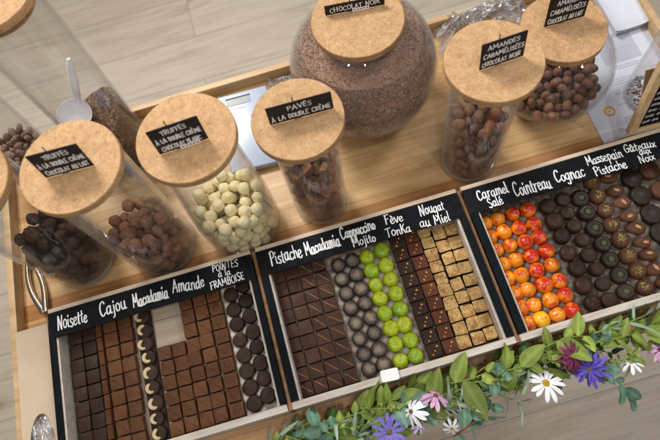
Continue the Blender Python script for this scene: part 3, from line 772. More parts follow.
# empty spot lined with paper
mb = MB(); mb.box(-.1835, -.1380, -.0925, -.0300, FL - .0008, FL + .0006, M['tray_base']); mb.box(-.1835, -.1380, -.0500, -.0494, FL + .0006, FL + .0010, M['milk_dark_dip'])
tag(link('lining_sheet', mb.mesh('lining_sheet')), 'bare beige lining sheet in the gap left among the milk chocolate squares', 'liner')
rd = [lat('raspberry_point', [(.0102, 0), (.0114, .001), (.0115, .009), (.0106, .0108), (.0092, .0114), (.00001, .0110)], M['round_dark']) for _ in range(2)]
for ci, x in enumerate((-.0560, -.0345)):
    for ri, y in enumerate(rows(-.0455 + ci * .009, -.2135 + ci * .006, 8)):
        put('raspberry_chocolate', random.choice(rd), x + jx(), y + jx(), f'dark flat-topped round, {ORD[ri]} from the sign, {["left", "right"][ci]} Framboise column', 'chocolate', 'dark rounds under Pointes à la Framboise', tilt=.03)
# ---- right tray
fm = {k: [lat(k, dome(.0118, .0168, .32), M[k], wob=.0008) for _ in range(2)] for k in ('fruit_orange', 'fruit_yellow', 'fruit_red')}
for ci, x in enumerate((.3545, .3750, .3995, .4225)):
    for ri, y in enumerate(rows(-.0505, -.2155, 8)):
        nm = 'Caramel Salé' if ci < 2 else 'Cointreau'
        k = random.choice(('fruit_orange', 'fruit_orange', 'fruit_yellow')) if ci < 2 else ('fruit_red' if random.random() < .8 else 'fruit_orange')
        if ci == 2 and ri in (6, 7): k = 'fruit_orange'
        cw = {'fruit_orange': 'glossy orange', 'fruit_yellow': 'glossy yellow-orange', 'fruit_red': 'glossy red and orange'}[k]
        put('glazed_fruit_dome' if ci > 1 else 'glazed_caramel_dome', random.choice(fm[k]), x + jx(.0005), y + jx(.0006), f'{cw} dome, {ORD[ri]} from the sign in the {["left", "right"][ci % 2]} column under {nm}', 'chocolate', 'orange and red domes in the right tray', random.uniform(-.8, .8), tilt=.08)
cg1 = lat('x', [(.0112, 0), (.0124, .001), (.0128, .007), (.0118, .0115), (.0085, .0135), (.0050, .0142), (.0020, .0148), (.00001, .0155)], M['round_dark'])
cg2 = lat('x', [(.0104, 0), (.0113, .001), (.0115, .009), (.0102, .0118), (.0070, .0126), (.00001, .0126)], M['round_dark'], sx=1.0, sy=.95)
for ri, y in enumerate(rows(-.0540, -.2130, 7)):
    put('cognac_chocolate', cg1, .4540 + jx(.001), y + jx(), f'dark peaked round chocolate, {ORD[ri]} from the sign in the left column under Cognac', 'chocolate', 'Cognac rounds in the right tray', tilt=.06)
for ri, y in enumerate(rows(-.0500, -.2150, 8)):
    put('cognac_chocolate', cg2, .4790 + jx(.0008), y + jx(), f'dark flat-topped round chocolate, {ORD[ri]} from the sign in the right column under Cognac', 'chocolate', 'Cognac rounds in the right tray', tilt=.06)
mp1 = lat('x', [(.0120, 0), (.0132, .001), (.0134, .006), (.0121, .0095), (.0095, .0108), (.0075, .0112), (.0062, .0104), (.00001, .0102)], M['massepain_dark'])
gc = MB(); gc.lathe([(.0044, 0), (.0040, .0008), (.003, .0012), (.00001, .0012)], M['pistachio_green'], 20); gc = gc.mesh('green_centre')
for ri, y in enumerate(rows(-.0560, -.2125, 7)):
    put('marzipan_chocolate', mp1, .5065 + jx(.0006), y + jx(), f'dark round chocolate with green centre, {ORD[ri]} from the sign under Massepain Pistache', 'chocolate', 'green centred marzipan rounds', parts=[('green_centre', gc, (0, 0, .0103), (0, 0, 0))], tilt=.04)
mp2 = lat('x', [(.0112, 0), (.0125, .001), (.0126, .0065), (.0112, .0105), (.0080, .0122), (.00001, .0128)], M['massepain_milk'])
def crumbs(n, R, s0):
    mb = MB(); r = random.Random(s0)
    for _ in range(n):
        a = r.uniform(0, 2 * PI); q = R * math.sqrt(r.random()) * r.uniform(.5, 1); s = r.uniform(.0005, .0013)
        cx, cy = q * math.cos(a), q * math.sin(a); vs = []
        for k in range(6):
            d = [(1, 0, 0), (-1, 0, 0), (0, 1, 0), (0, -1, 0), (0, 0, 1), (0, 0, -1)][k]
            vs.append((cx + d[0] * s * r.uniform(.6, 1.2), cy + d[1] * s * r.uniform(.6, 1.2), .0002 - q * q * 16 + d[2] * s * .6))
        mb.add(vs, [(0, 2, 4), (2, 1, 4), (1, 3, 4), (3, 0, 4), (2, 0, 5), (1, 2, 5), (3, 1, 5), (0, 3, 5)], M['pistachio_crumb'])
    return mb.mesh('pistachio_crumbs', False)
cr = [crumbs(42, .0085, i) for i in range(3)]
for ri, y in enumerate([-.0370] + rows(-.0600, -.2130, 7)):
    put('marzipan_chocolate', mp2, .5335 + jx(.0008), y + jx(.0006), f'milk chocolate round sprinkled with pistachio crumbs, {ORD[ri]} from the sign', 'chocolate', 'pistachio sprinkled marzipan rounds', parts=[('pistachio_crumbs', random.choice(cr), (jx(.001), jx(.001), .0128), (0, 0, random.uniform(0, 6)))], tilt=.07)
mp3 = lat('x', [(.0105, 0), (.0128, .001), (.0132, .0045), (.0120, .0080), (.0080, .0098), (.00001, .0102)], M['massepain_milk'], sx=1.08, sy=.72)
al = lat('x', [(.0012, 0), (.0030, .0005), (.0036, .0015), (.0024, .0024), (.00001, .0026)], M['almond_nut'], 16, sx=1.35, sy=.72)
for ri, y in enumerate(rows(-.0380, -.2150, 9)):
    put('almond_chocolate', mp3, .5610 + jx(.001), y + jx(), f'oval milk chocolate with an almond on top, {ORD[ri]} from the sign', 'chocolate', 'almond topped ovals', random.gauss(-.12, .08), parts=[('almond', al, (jx(.0008), jx(.0006), .0096), (0, 0, random.gauss(-.4, .3)))], tilt=.12)
def gat(name, mat): return lat(name, [(.0135, 0), (.0152, .0015), (.0156, .006), (.0149, .0095), (.0132, .0112), (.00001, .0116)], M[mat], 40)
g1, g2 = gat('x', 'gateau_dark'), gat('x', 'gateau_milk')
for ri, y in enumerate(rows(-.0500, -.2100, 6)):
    put('walnut_cake', g1, .5925 + jx(.001), y + jx(.001), f'large dark chocolate disc, {ORD[ri]} from the sign under Gâteaux aux Noix', 'chocolate', 'large dark discs under Gâteaux aux Noix', tilt=.06)
for ri, y in enumerate(rows(-.0470, -.0800, 2)):
    put('walnut_cake', g2, .6260 + jx(.001), y + jx(.001), f'large milk chocolate disc, {ORD[ri]} from the sign at the right edge of the photo', 'chocolate', 'large milk discs under Gâteaux aux Noix', tilt=.06)

# moulded liners under the rounds
def liner_mesh(x0, x1, y0, y1, px, py, ox, oy, mat, amp=.007):
    mb = MB(); nx, ny = int((x1 - x0) / .0016), int((y1 - y0) / .0016); vs = []
    for j in range(ny + 1):
        for i in range(nx + 1):
            x = x0 + (x1 - x0) * i / nx; y = y0 + (y1 - y0) * j / ny
            c = .5 - .5 * math.cos(2 * PI * (x - ox) / px); d = .5 - .5 * math.cos(2 * PI * (y - oy) / py)
            h = max(c, 0) * max(d, 0)
            vs.append((x, y, FL - .0004 + amp * h ** .8 + .0006 * noise.noise(Vector((x * 300, y * 300, 0)))))
    fs = [(j * (nx + 1) + i, j * (nx + 1) + i + 1, (j + 1) * (nx + 1) + i + 1, (j + 1) * (nx + 1) + i) for j in range(ny) for i in range(nx)]
    o = len(vs); vs2 = [(x, y, FL - .0010) for x, y, z in vs]
    n = len(vs)
    mb.add(vs, fs, mat)
    bd_ = [i for i in range(nx + 1)] + [j * (nx + 1) + nx for j in range(1, ny + 1)] + [ny * (nx + 1) + i for i in range(nx - 1, -1, -1)] + [j * (nx + 1) for j in range(ny - 1, 0, -1)]
    ring = [vs[i] for i in bd_]; low = [vs2[i] for i in bd_]; k = len(ring)
    mb.add(ring + low, [(i, (i + 1) % k, (i + 1) % k + k, i + k) for i in range(k)], mat)
    return mb.mesh('paper_liner')
tag(link('paper_liner', liner_mesh(.1000, .2030, -.2270, -.004, .0237, .0237, .1160, -.0490, M['liner_grey'])), 'greyish moulded liner under the Cappuccino and Mojito domes', 'liner')
tag(link('paper_liner', liner_mesh(-.0700, -.0205, -.2270, -.004, .0215, .0240, -.0560, -.0455, M['liner_white'])), 'pale moulded liner under the dark rounds of the left tray', 'liner')
tag(link('paper_liner', liner_mesh(.3440, .6380, -.2270, -.004, .0235, .0236, .3535, -.0505, M['liner_dark'])), 'beige moulded liner under the rounds of the right tray', 'liner')

mb = MB(); PN = []; g0 = random.Random(21)
for _ in range(420):
    x = g0.uniform(-.32, .64); y = g0.uniform(-.226, -.03)
    PN.append(((x, y, FL + g0.choice((.0004, .0126)) ), (0, 0, 1)))
for _ in range(150): PN.append(((g0.gauss(.2, .25), g0.gauss(.10, .07), ZB + .0003), (0, 0, 1)))
PN = [p for p in PN if -.38 < p[0][0] < .74 and (p[0][1] < -.01 or .012 < p[0][1] < .31)]
def crumb_bits(PN):
    mb = MB()
    for (x, y, z), n in PN:
        s_ = g0.uniform(.00025, .0008); vs = [(x + s_ * g0.uniform(.5, 1) * a, y + s_ * g0.uniform(.5, 1) * b_, z + s_ * c_) for a, b_, c_ in ((1, 0, .1), (-1, .2, .1), (.1, 1, .1), (0, -1, .1), (0, 0, 1))]
        mb.add(vs, [(0, 2, 4), (2, 1, 4), (1, 3, 4), (3, 0, 4), (0, 3, 1, 2)], M['massepain_milk'])
    return mb
tag(link('chocolate_crumbs', crumb_bits(PN).mesh('chocolate_crumbs', False)), 'loose chocolate crumbs scattered in the trays and on the board', 'crumbs', kind='stuff')

# ------------------------------------------------------------------ jars
def jar_body_cyl(r, ztop, foot=.012, belly=None):
    """outer then inner profile, z from ZB"""
    H = ztop - ZB
    if belly: out = [(r * f, H * t) for t, f in belly]
    else: out = [(r * .80, 0), (r * .93, .0012), (r * .985, .004), (r, .009), (r, H * .5), (r, H)]
    th = .0030
    inn = [(max(a - th, .001), b) for a, b in reversed(out) if b > .009] + [(r * .93, .012), (r * .8, .0095), (.0001, .009)]
    return out, inn
def arcprof(R, zc, zmin, rtop, n=26):
    """sphere profile from flat bottom zmin to neck radius rtop"""
    r0 = math.sqrt(max(R * R - (zc - zmin) ** 2, 0)); a0 = math.atan2(zmin - zc, r0); a1 = math.acos(rtop / R)
    return [(R * math.cos(a0 + (a1 - a0) * i / n), zc + R * math.sin(a0 + (a1 - a0) * i / n)) for i in range(n + 1)]
LIDT = .012
def jar(label, group, x, y, rg, zl, rl, lid_off=(0, 0), kind='cyl', zc=0, belly=None, cat='jar'):
    """zl: height of the lid's top face; returns the jar empty"""
    j = empty('glass_jar', (x, y, ZB), label=label, cat=cat, group=group)
    H = zl - LIDT - ZB
    mb = MB()
    if kind == 'cyl':
        out, inn = jar_body_cyl(rg, zl - LIDT, belly=belly)
        prof = [(.0001, 0)] + out + inn
        mb.lathe(prof, M['glass'], 72)
    else:
        rn = rl * .80
        o = arcprof(rg, zc - ZB, .0, rn); i_ = arcprof(rg - .0025, zc - ZB, .006, rn - .0022)
        o = [(.0001, 0)] + o + [(rn, H)]
        i_ = [(rn - .0025, H)] + list(reversed(i_)) + [(.0001, .006)]
        mb.lathe(o + i_, M['glass'], 84)
    link('glass_body', mb.mesh('glass_body', angle=35), j)
    mb = MB()   # thick foot ring
    rb = rg * .90 if kind == 'cyl' else math.sqrt(rg * rg - (zc - ZB) ** 2) * .95
    if belly: rb = rg * belly[0][1] * .96
    mb.lathe([(rb * .97, .0015), (rb, .003), (rb * 1.012, .006), (rb, .008), (rb * .95, .0085), (rb * .93, .005), (rb * .97, .0015)], M['glass_base'], 72)
    link('glass_foot', mb.mesh('glass_foot', angle=60), j)
    mb = MB()
    mb.lathe([(.0001, H + .0003), (rl * .985, H + .0003), (rl, H + .0014), (rl, H + LIDT - .0012), (rl * .988, H + LIDT), (.0001, H + LIDT)], M['cork'], 96)
    rp = (rg if kind == 'cyl' else rl * .80) * .93
    if belly: rp = rg * belly[-1][1] * .93
    mb.lathe([(.0001, H - .012), (rp * .97, H - .012), (rp, H - .010), (rp, H + .0002)], M['cork'], 64)
    me = mb.mesh('cork_lid', angle=30); lid = link('cork_lid', me, j, (lid_off[0], lid_off[1], 0))
    return j
def lid_label(label, x, y, z, lines, w=.057, h=.042, rz=0, sticker=False, sizes=None):
    """small upright slate sign clipped to a stub, standing on the lid"""
    s = empty('slate_label', (x, y, z), rz, label=label, cat='label', group='small black signs on the jar lids')
    lean = math.radians(-8)
    mb = MB(); mb.box(-w / 2, w / 2, 0, .0012, .0008, h, M['label_black'])
    p = link('slate_plate', mb.mesh('slate_plate', bevel=.0003, bseg=1), s, rot=(lean, 0, 0))
    n = len(lines); pitch = h / (n + .25)
    for i, t in enumerate(lines):
        ch = pitch * .50
        natural = sum(glyph(c_)[0] + 1.1 for c_ in t) * ch / 18 * .95
        ww = min(natural, w * .90)
        if sizes: ww = w * sizes[i]
        yy = h - (i + .95) * pitch
        link('lettering', text_mesh('lettering', t, ww, ch * 1.1, .00122, M['white_ink']), p, (-ww / 2 + random.uniform(-.001, .001), -.00003, yy), (PI / 2, math.radians(-1.5), 0))
    mb = MB(); mb.tube([(-.006, .0022, 0), (-.006, .0024, h + .006)], .0007, M['label_black'], 6)
    mb.box(-.010, -.002, .0012, .0042, 0.0, .004, M['label_black'])
    link('clip', mb.mesh('clip'), s, rot=(lean, 0, 0))
    if sticker:
        mb = MB(); mb.box(-.004, .020, -.0006, 0, 0, .0055, M['white_card'])
        for k in range(5): mb.box(-.002 + k * .0044, .0008 + k * .0044, -.0007, -.00055, .0025, .0042, M['petal_burgundy'])
        link('price_sticker', mb.mesh('price_sticker'), s, (0, -.0012, .0004), rot=(lean, 0, 0))
    return s

JG = 'cork lidded jars on the serving board'
BEL = [(0, .74), (.006, .90), (.03, .97), (.12, 1.0), (.30, .99), (.5, .93), (.72, .85), (1, .80)]
jar('tall clear jar of milk cocoa truffles with sign Chocolat au Lait on its cork lid', JG, -.147, .071, .0550, .265, .0605, (.001, -.006))
jar('clear jar of cream white truffles with belly and cork lid', JG, -.0115, .066, .0620, .253, .0605, belly=BEL)
jar('slim clear jar of brown pavés with a two line sign on its cork lid', JG, .1200, .067, .0430, .222, .0580)
jar('clear jar of coated almonds with sign Amandes Caramélisées on its cork lid', JG, .3710, .067, .0465, .222, .0610)
jar('big round fishbowl jar full of fine chocolate flakes', JG, .243, .222, .115, .178, .0655, (-.003, 0), kind='sph', zc=.070)
jar('round fishbowl jar of coated nuts behind the coated almonds jar', JG, .526, .138, .089, .136, .0600, (-.008, .003), kind='sph', zc=.043)
jar('jar of very dark truffles at the left edge of the board', JG, -.281, .093, .0550, .262, .0605, (0, -.008))
jar('very tall jar of chocolate vermicelli with a white scoop inside', JG, -.185, .270, .0520, .343, .0560)
jar('jar of brown beans at the far left edge behind the truffle jars', JG, -.330, .272, .0450, .285, .0560)
jar('clear jar with red crumbs at its bottom behind the wooden framed sign', JG, .690, .085, .0400, .200, .0520)

LT = .0004
lid_label('small black sign reading Truffes à la Double Crème Chocolat au Lait', -.1457, .0557, .265 + LT, ['TRUFFES', 'À LA DOUBLE CRÈME', 'CHOCOLAT AU LAIT'], rz=math.radians(-2), sizes=(.5, .93, .88))
lid_label('small black sign reading Truffes à la Double Crème Chocolat Blanc', -.0150, .0525, .253 + LT, ['TRUFFES', 'À LA DOUBLE CRÈME', 'CHOCOLAT BLANC'], w=.059, rz=math.radians(2.5), sticker=True, sizes=(.5, .9, .8))
lid_label('wide black sign reading Pavés à la Double Crème', .1260, .0655, .222 + LT, ['PAVÉS', 'À LA DOUBLE CRÈME'], w=.080, h=.031, rz=math.radians(-1.7), sizes=(.38, .92))
lid_label('small black sign reading Amandes Caramélisées Chocolat Noir', .3770, .0585, .222 + LT, ['AMANDES', 'CARAMÉLISÉES', 'CHOCOLAT NOIR'], rz=math.radians(2.5), sizes=(.7, .9, .86))
lid_label('small black sign reading Caramélisés Chocolat au Lait, cut by the top edge', .521, .148, .136 + LT, ['AMANDES', 'CARAMÉLISÉES', 'CHOCOLAT AU LAIT'], w=.059, h=.048, rz=math.radians(-1), sizes=(.6, .85, .86))
lid_label('wide black sign reading Chocolat Noir on the fishbowl jar, cut by the top edge', .2410, .236, .178 + LT, ['CHOCOLAT NOIR'], w=.084, h=.017, rz=math.radians(-7), sticker=True, sizes=(.84,))

# balls packed in the jars by dropping them one at a time
def ball_mesh(name, r, mat, amp=.08, fr=1.6, sub=3, sc3=(1, 1, 1)):
    bm = bmesh.new(); bmesh.ops.create_icosphere(bm, subdivisions=sub, radius=1)
    sd = random.random() * 90
    for v in bm.verts:
        n = noise.fractal(Vector(v.co) * fr + Vector((sd, 0, 0)), .6, 2, 3)
        v.co = v.co * (1 + amp * n); v.co = Vector((v.co.x * sc3[0], v.co.y * sc3[1], v.co.z * sc3[2])) * r
    me = bpy.data.meshes.new(name); bm.to_mesh(me); bm.free(); me.materials.append(mat)
    me.polygons.foreach_set('use_smooth', [True] * len(me.polygons))
    return me
def pack(R_at, r, ztop, zfloor, n, slope=(0, 0), tries=60):
    """R_at(z): inner radius at height z. Returns positions."""
    P_ = []; g = np.random.default_rng(n + int(r * 1e5))
    for _ in range(n):
        best = None
        for _t in range(tries):
            # lower from the top
            Rm = max(R_at(z) for z in (zfloor + r, (zfloor + ztop) / 2, ztop)) - r
            a = g.uniform(0, 2 * PI); q = Rm * math.sqrt(g.uniform(0, 1)) if _t % 4 else Rm * g.uniform(.85, 1)
            x, y = q * math.cos(a), q * math.sin(a)
            z = zfloor + r
            if P_:
                A = np.array(P_); d2 = (A[:, 0] - x) ** 2 + (A[:, 1] - y) ** 2; m_ = d2 < (2 * r) ** 2 * .92
                if m_.any(): z = max(z, (A[m_, 2] + np.sqrt((2 * r) ** 2 * .92 - d2[m_])).max())
            # wall constraint: sphere jars
            k = 0
            while q > R_at(z) - r and k < 60: z += r * .12; k += 1
            if q > R_at(z) - r: continue
            key = z - slope[0] * x - slope[1] * y
            if best is None or key < best[0]: best = (key, x, y, z)
        if best is None or best[3] > ztop + r * 4 or best[0] > ztop: continue
        P_.append(best[1:])
    return P_
def fill(name, meshes, jx_, jy_, R_at, r, ztop, n, label, cat, group, zfloor=ZB + .010, slope=(0, 0), cull=True, rs=True):
    P_ = pack(R_at, r, ztop, zfloor, n, slope)
    A = np.array(P_); cnt = 0
    for x, y, z in P_:
        if cull:
            deep = math.hypot(x, y) < R_at(z) - r * 3.6
            above = ((A[:, 2] > z + r * 1.2) & (np.hypot(A[:, 0] - x, A[:, 1] - y) < r * 1.6)).sum()
            if deep and above >= 3: continue
        o = link(name, random.choice(meshes), None, (jx_ + x, jy_ + y, z), tuple(random.uniform(0, 6) for _ in range(3)) if rs else (0, 0, random.uniform(0, 6)))
        o.scale = (random.uniform(.93, 1.05),) * 3
        tag(o, label, cat, group); cnt += 1
    print(group, cnt)
cyl = lambda R: (lambda z: R)
def sphR(R, zc, rn=0): return lambda z: math.sqrt(max(R * R - (z - zc) ** 2, 1e-6))
def belR(z):
    t = (z - ZB) / .29; pts = BEL
    for (a, f), (b_, g_) in zip(pts, pts[1:]):
        if a <= t <= b_: return .060 * (f + (g_ - f) * (t - a) / (b_ - a)) - .001
    return .045
fill('cocoa_truffle', [ball_mesh('cocoa_truffle', .0095, M['cocoa_milk'], .11, 2.4) for _ in range(4)], -.147, .071, cyl(.0515), .0094, .076, 215,
     'milk brown cocoa dusted truffle in the tall jar with sign Chocolat au Lait', 'truffle', 'milk cocoa truffles in their jar', slope=(.3, -.25))
fill('dark_truffle', [ball_mesh('dark_truffle', .0098, M['cocoa_dark'], .20, 2.6) for _ in range(4)], -.281, .093, cyl(.0512), .0098, .074, 180,
     'very dark rough truffle in the jar at the left edge', 'truffle', 'dark truffles in their jar', slope=(.05, 0))
fill('white_truffle', [ball_mesh('white_truffle', .0094, M['white_truffle'], .12, 3) for _ in range(4)], -.0115, .066, belR, .0092, .066, 215,
     'cream white truffle in the bellied jar', 'truffle', 'white truffles in their jar', slope=(.1, 0))
fill('coated_almond', [ball_mesh('coated_almond', .0088, M['coated_almond'], .12, 1.8, sc3=(1.22, .95, .9)) for _ in range(4)], .371, .067, cyl(.0433), .0085, .100, 165,
     'brown coated almond in the jar with sign Amandes Caramélisées', 'almond', 'coated almonds in their jar')
fill('coated_nut', [ball_mesh('coated_nut', .0080, M['coated_almond'], .09, 1.6, sc3=(1.18, .95, .92)) for _ in range(4)], .526, .138, sphR(.0855, .043), .0078, .022, 330,
     'brown coated nut in the round fishbowl jar', 'nut', 'coated nuts in the fishbowl jar', zfloor=ZB + .0065)
fill('cocoa_bean', [ball_mesh('cocoa_bean', .0062, M['bean'], .15, 1.8, sub=2, sc3=(1.5, .95, .8)) for _ in range(3)], -.330, .272, cyl(.0422), .0066, .055, 230,
     'brown elongated bean in the jar at the far left edge', 'bean', 'beans in their jar', slope=(0, .0))
pvm = [sq_mesh('cocoa_pave', .0175, .0175, .013, M['paves'], bev=.0028, wob=.001) for _ in range(3)]
for me in pvm:
    for v in me.vertices: v.co.z -= .0065
fill('cocoa_pave', pvm, .120, .067, cyl(.0400), .0098, .120, 90, 'brown cocoa dusted pavé in the slim jar behind the middle tray', 'chocolate', 'pavés in their jar')

# loose masses
def scatter_bits(mb, pts_n, s, mat, seed=1, elong=1):
    r = random.Random(seed)
    for (p, n) in pts_n:
        p = Vector(p); n = Vector(n).normalized()
        u = n.orthogonal().normalized(); u = Matrix.Rotation(r.uniform(0, 6.28), 3, n) @ u; w = n.cross(u)
        w = (w + n * r.uniform(-.8, .8)).normalized()
        a = s * r.uniform(.5, 1.3) * elong; b_ = s * r.uniform(.35, .7); c_ = s * .25
        q = p + n * s * .15
        vs = [q + u * a + w * b_, q - u * a + w * b_ * .7, q - u * a - w * b_, q + u * a - w * b_ * .8, q + n * c_ * 2]
        mb.add(vs, [(0, 1, 4), (1, 2, 4), (2, 3, 4), (3, 0, 4), (3, 2, 1, 0)], mat)
# G: fine flakes
cx, cy, zc, R_ = .243, .222, .070, .1118
mb = MB(); prof = []
zt = .136
for i in range(30):
    z = ZB + .0065 + (zt - ZB - .0065) * i / 29; prof.append((math.sqrt(max(R_ ** 2 - (z - zc) ** 2, 0)) - .0006, z))
er = prof[-1][0]
for k in (.8, .55, .3, .0005): prof.append((er * k, zt + .012 * (1 - k)))
mb.lathe(prof, M['flakes'], 96, cap0=True)
body = [(v, 0) for v in mb.v]
g = random.Random(5); PN = []
for _ in range(34000):
    a = g.uniform(0, 2 * PI); z = g.uniform(ZB + .012, zt)
    rr = math.sqrt(R_ ** 2 - (z - zc) ** 2) - .0005
    n = Vector((math.cos(a) * rr, math.sin(a) * rr, z - zc)).normalized()
    if n.y > .75: continue
    PN.append(((math.cos(a) * rr, math.sin(a) * rr, z), n))
for _ in range(5000):
    a = g.uniform(0, 2 * PI); q = er * math.sqrt(g.random()) * .985
    PN.append(((q * math.cos(a), q * math.sin(a), zt + .012 * (1 - q / er) + .0003), (0, 0, 1)))
scatter_bits(mb, PN, .00125, M['grain_g'], 1, .62)
o = link('chocolate_flakes', mb.mesh('chocolate_flakes', False), None, (cx, cy, 0))
tag(o, 'mass of fine brown chocolate flakes filling the big fishbowl jar', 'chocolate flakes', kind='stuff')
# H: vermicelli heap
cx, cy, R_ = -.185, .270, .0484
def hz(x, y): return .070 + .42 * x + .10 * y + .016 * math.cos(min(math.hypot(x - .018, y) / .04, 1.2) * 1.5) + .003 * noise.noise(Vector((x * 60, y * 60, 3)))
mb = MB(); vs = []; fs = []; NR, NS = 14, 64
for j in range(NR + 1):
    for i in range(NS):
        q = R_ * j / NR; a = 2 * PI * i / NS; x, y = q * math.cos(a), q * math.sin(a)
        vs.append((x, y, hz(x, y)))
for j in range(NR):
    for i in range(NS):
        k = (i + 1) % NS; fs.append((j * NS + i, (j + 1) * NS + i, (j + 1) * NS + k, j * NS + k))
o0 = len(vs)
for i in range(NS):
    a = 2 * PI * i / NS; vs.append((R_ * math.cos(a), R_ * math.sin(a), ZB + .011))
for i in range(NS):
    k = (i + 1) % NS; fs.append((NR * NS + i, o0 + i, o0 + k, NR * NS + k))
fs.append(tuple(o0 + i for i in range(NS)))
mb.add(vs, fs, M['vermicelli'])
PN = []
for _ in range(5200):
    a = g.uniform(0, 2 * PI); q = R_ * math.sqrt(g.random()) * .97; x, y = q * math.cos(a), q * math.sin(a)
    PN.append(((x, y, hz(x, y)), (-.5, -.1, 1)))
for _ in range(6000):
    a = g.uniform(PI * .9, PI * 2.1); x, y = .0484 * math.cos(a), .0484 * math.sin(a)
    PN.append(((x, y, g.uniform(ZB + .012, hz(x, y))), (x, y, 0)))
scatter_bits(mb, PN, .00125, M['grain_h'], 2, 1.1)
o = link('chocolate_vermicelli', mb.mesh('chocolate_vermicelli', False), None, (cx, cy, 0))
tag(o, 'heap of dark chocolate vermicelli in the very tall jar', 'chocolate vermicelli', kind='stuff')
# scoop in the tall jar
scp = empty('scoop', (-.205, .260, .092), label='white plastic scoop with round bowl in the very tall jar', cat='scoop')
mb = MB(); pr = [(k_ * 1.14, z_ * 1.15) for k_, z_ in [(.0001, -.016), (.010, -.0145), (.017, -.009), (.0205, 0), (.0222, .008), (.0228, .0085), (.0222, .0090), (.0212, .008), (.0196, 0), (.016, -.0082), (.0095, -.0133), (.0001, -.0147)]]
mb.lathe(pr, M['frosted'], 40); ob = link('bowl', mb.mesh('bowl'), scp, (0, 0, .006), (math.radians(12), math.radians(10), 0))
mb = MB(); mb.tube([(.008, .019, .013), (.014, .022, .026), (.021, .034, .048), (.028, .043, .068), (.031, .0465, .078)], lambda t: (.0032 + .0034 * math.sin(PI * min(1, .05 + t * .80))) * (1 if t < .93 else .6), M['white_plastic'], 12)
link('handle', mb.mesh('handle'), scp)
# dark folded paper in the slim jar
mb = MB(); mb.lathe([(.026, 0), (.0275, .004), (.030, .016), (.0305, .0162), (.028, .004), (.0265, .0004)], M['film_brown'], 30, sx=.8, sy=1)
tag(link('paper_scrap', mb.mesh('paper_scrap'), None, (.122, .062, .118), (.3, .1, 0)), 'curl of dark brown paper on top of the pavés in the slim jar', 'paper')
# red crumbs in the right-hand jar
mb = MB(); PN = []
for _ in range(130):
    a = g.uniform(0, 2 * PI); q = .034 * g.uniform(.5, 1); PN.append(((q * math.cos(a), q * math.sin(a), ZB + .0105 + g.uniform(0, .004)), (0, 0, 1)))
scatter_bits(mb, PN, .0026, M['red_crumb'], 3)
tag(link('red_crumbs', mb.mesh('red_crumbs', False), None, (.690, .085, 0)), 'sparse red crumbs on the bottom of the jar at the right edge', 'crumbs', kind='stuff')

# ------------------------------------------------------------------ other things on the board
# kitchen scale
s = empty('kitchen_scale', (.036, .236, ZB), math.radians(-2), label='pale blue flat kitchen scale with grey display lying behind the jars', cat='scale')
mb = MB(); mb.box(-.046, .046, -.078, .078, .001, .015, M['scale_body']); link('body', mb.mesh('body', bevel=.003, bseg=3), s)
mb = MB(); mb.box(-.030, .013, .052, .066, .0151, .0156, M['scale_lcd']); mb.box(-.031, .014, .0665, .0685, .0151, .0159, M['label_black']); link('display', mb.mesh('display', bevel=.0002, bseg=1), s)
mb = MB(); mb.lathe([(.0001, 0), (.0035, 0), (.0035, .0002), (.0001, .0002)], M['paper_grey'], 24, c=(.028, .058, .0152)); link('button', mb.mesh('button'), s)
mb = MB(); mb.box(-.020, .0, .044, .0452, .0151, .0153, M['grey_ink']); link('printed_line', mb.mesh('printed_line'), s)
# leaflet
s = empty('leaflet', (.6745, .131, ZB + .0012), 0, label='white printed leaflet with an orange ring logo under the round jar of nuts', cat='leaflet')
mb = MB(); mb.box(-.0875, .0875, -.106, .106, -.0006, .0002, M['paper']); mb.box(-.02, .045, .030, .088, .0003, .0005, M['paper_grey']); link('sheet', mb.mesh('sheet'), s)
mb = MB(); rr = random.Random(4)
for (lx, ly, n, w) in ((-.068, .070, 2, .05), (-.01, .056, 1, .05), (-.01, .022, 2, .045), (-.03, -.001, 3, .055), (-.030, -.028, 1, .05), (-.036, -.048, 1, .03), (-.038, -.074, 3, .048), (.03, -.080, 3, .045), (.045, .005, 3, .035), (-.07, .03, 3, .03)):
    for k in range(n):
        x = lx
        while x < lx + w * rr.uniform(.8, 1):
            q = rr.uniform(.002, .006); mb.box(x, x + q, ly - k * .0045, ly - k * .0045 + .0009, .0003, .00055, M['grey_ink']); x += q + .0012
link('printed_text', mb.mesh('printed_text', False), s)
mb = MB(); mb.lathe([(.0058, .0003), (.0058, .0006), (.0095, .0006), (.0095, .0003)], M['orange_ink'], 32, c=(-.0535, -.054, 0)); mb.lathe([(.0001, .0006), (.0022, .0006), (.0022, .0003)], M['orange_ink'], 8, c=(-.0535, -.054, 0))
link('ring_logo', mb.mesh('ring_logo'), s)
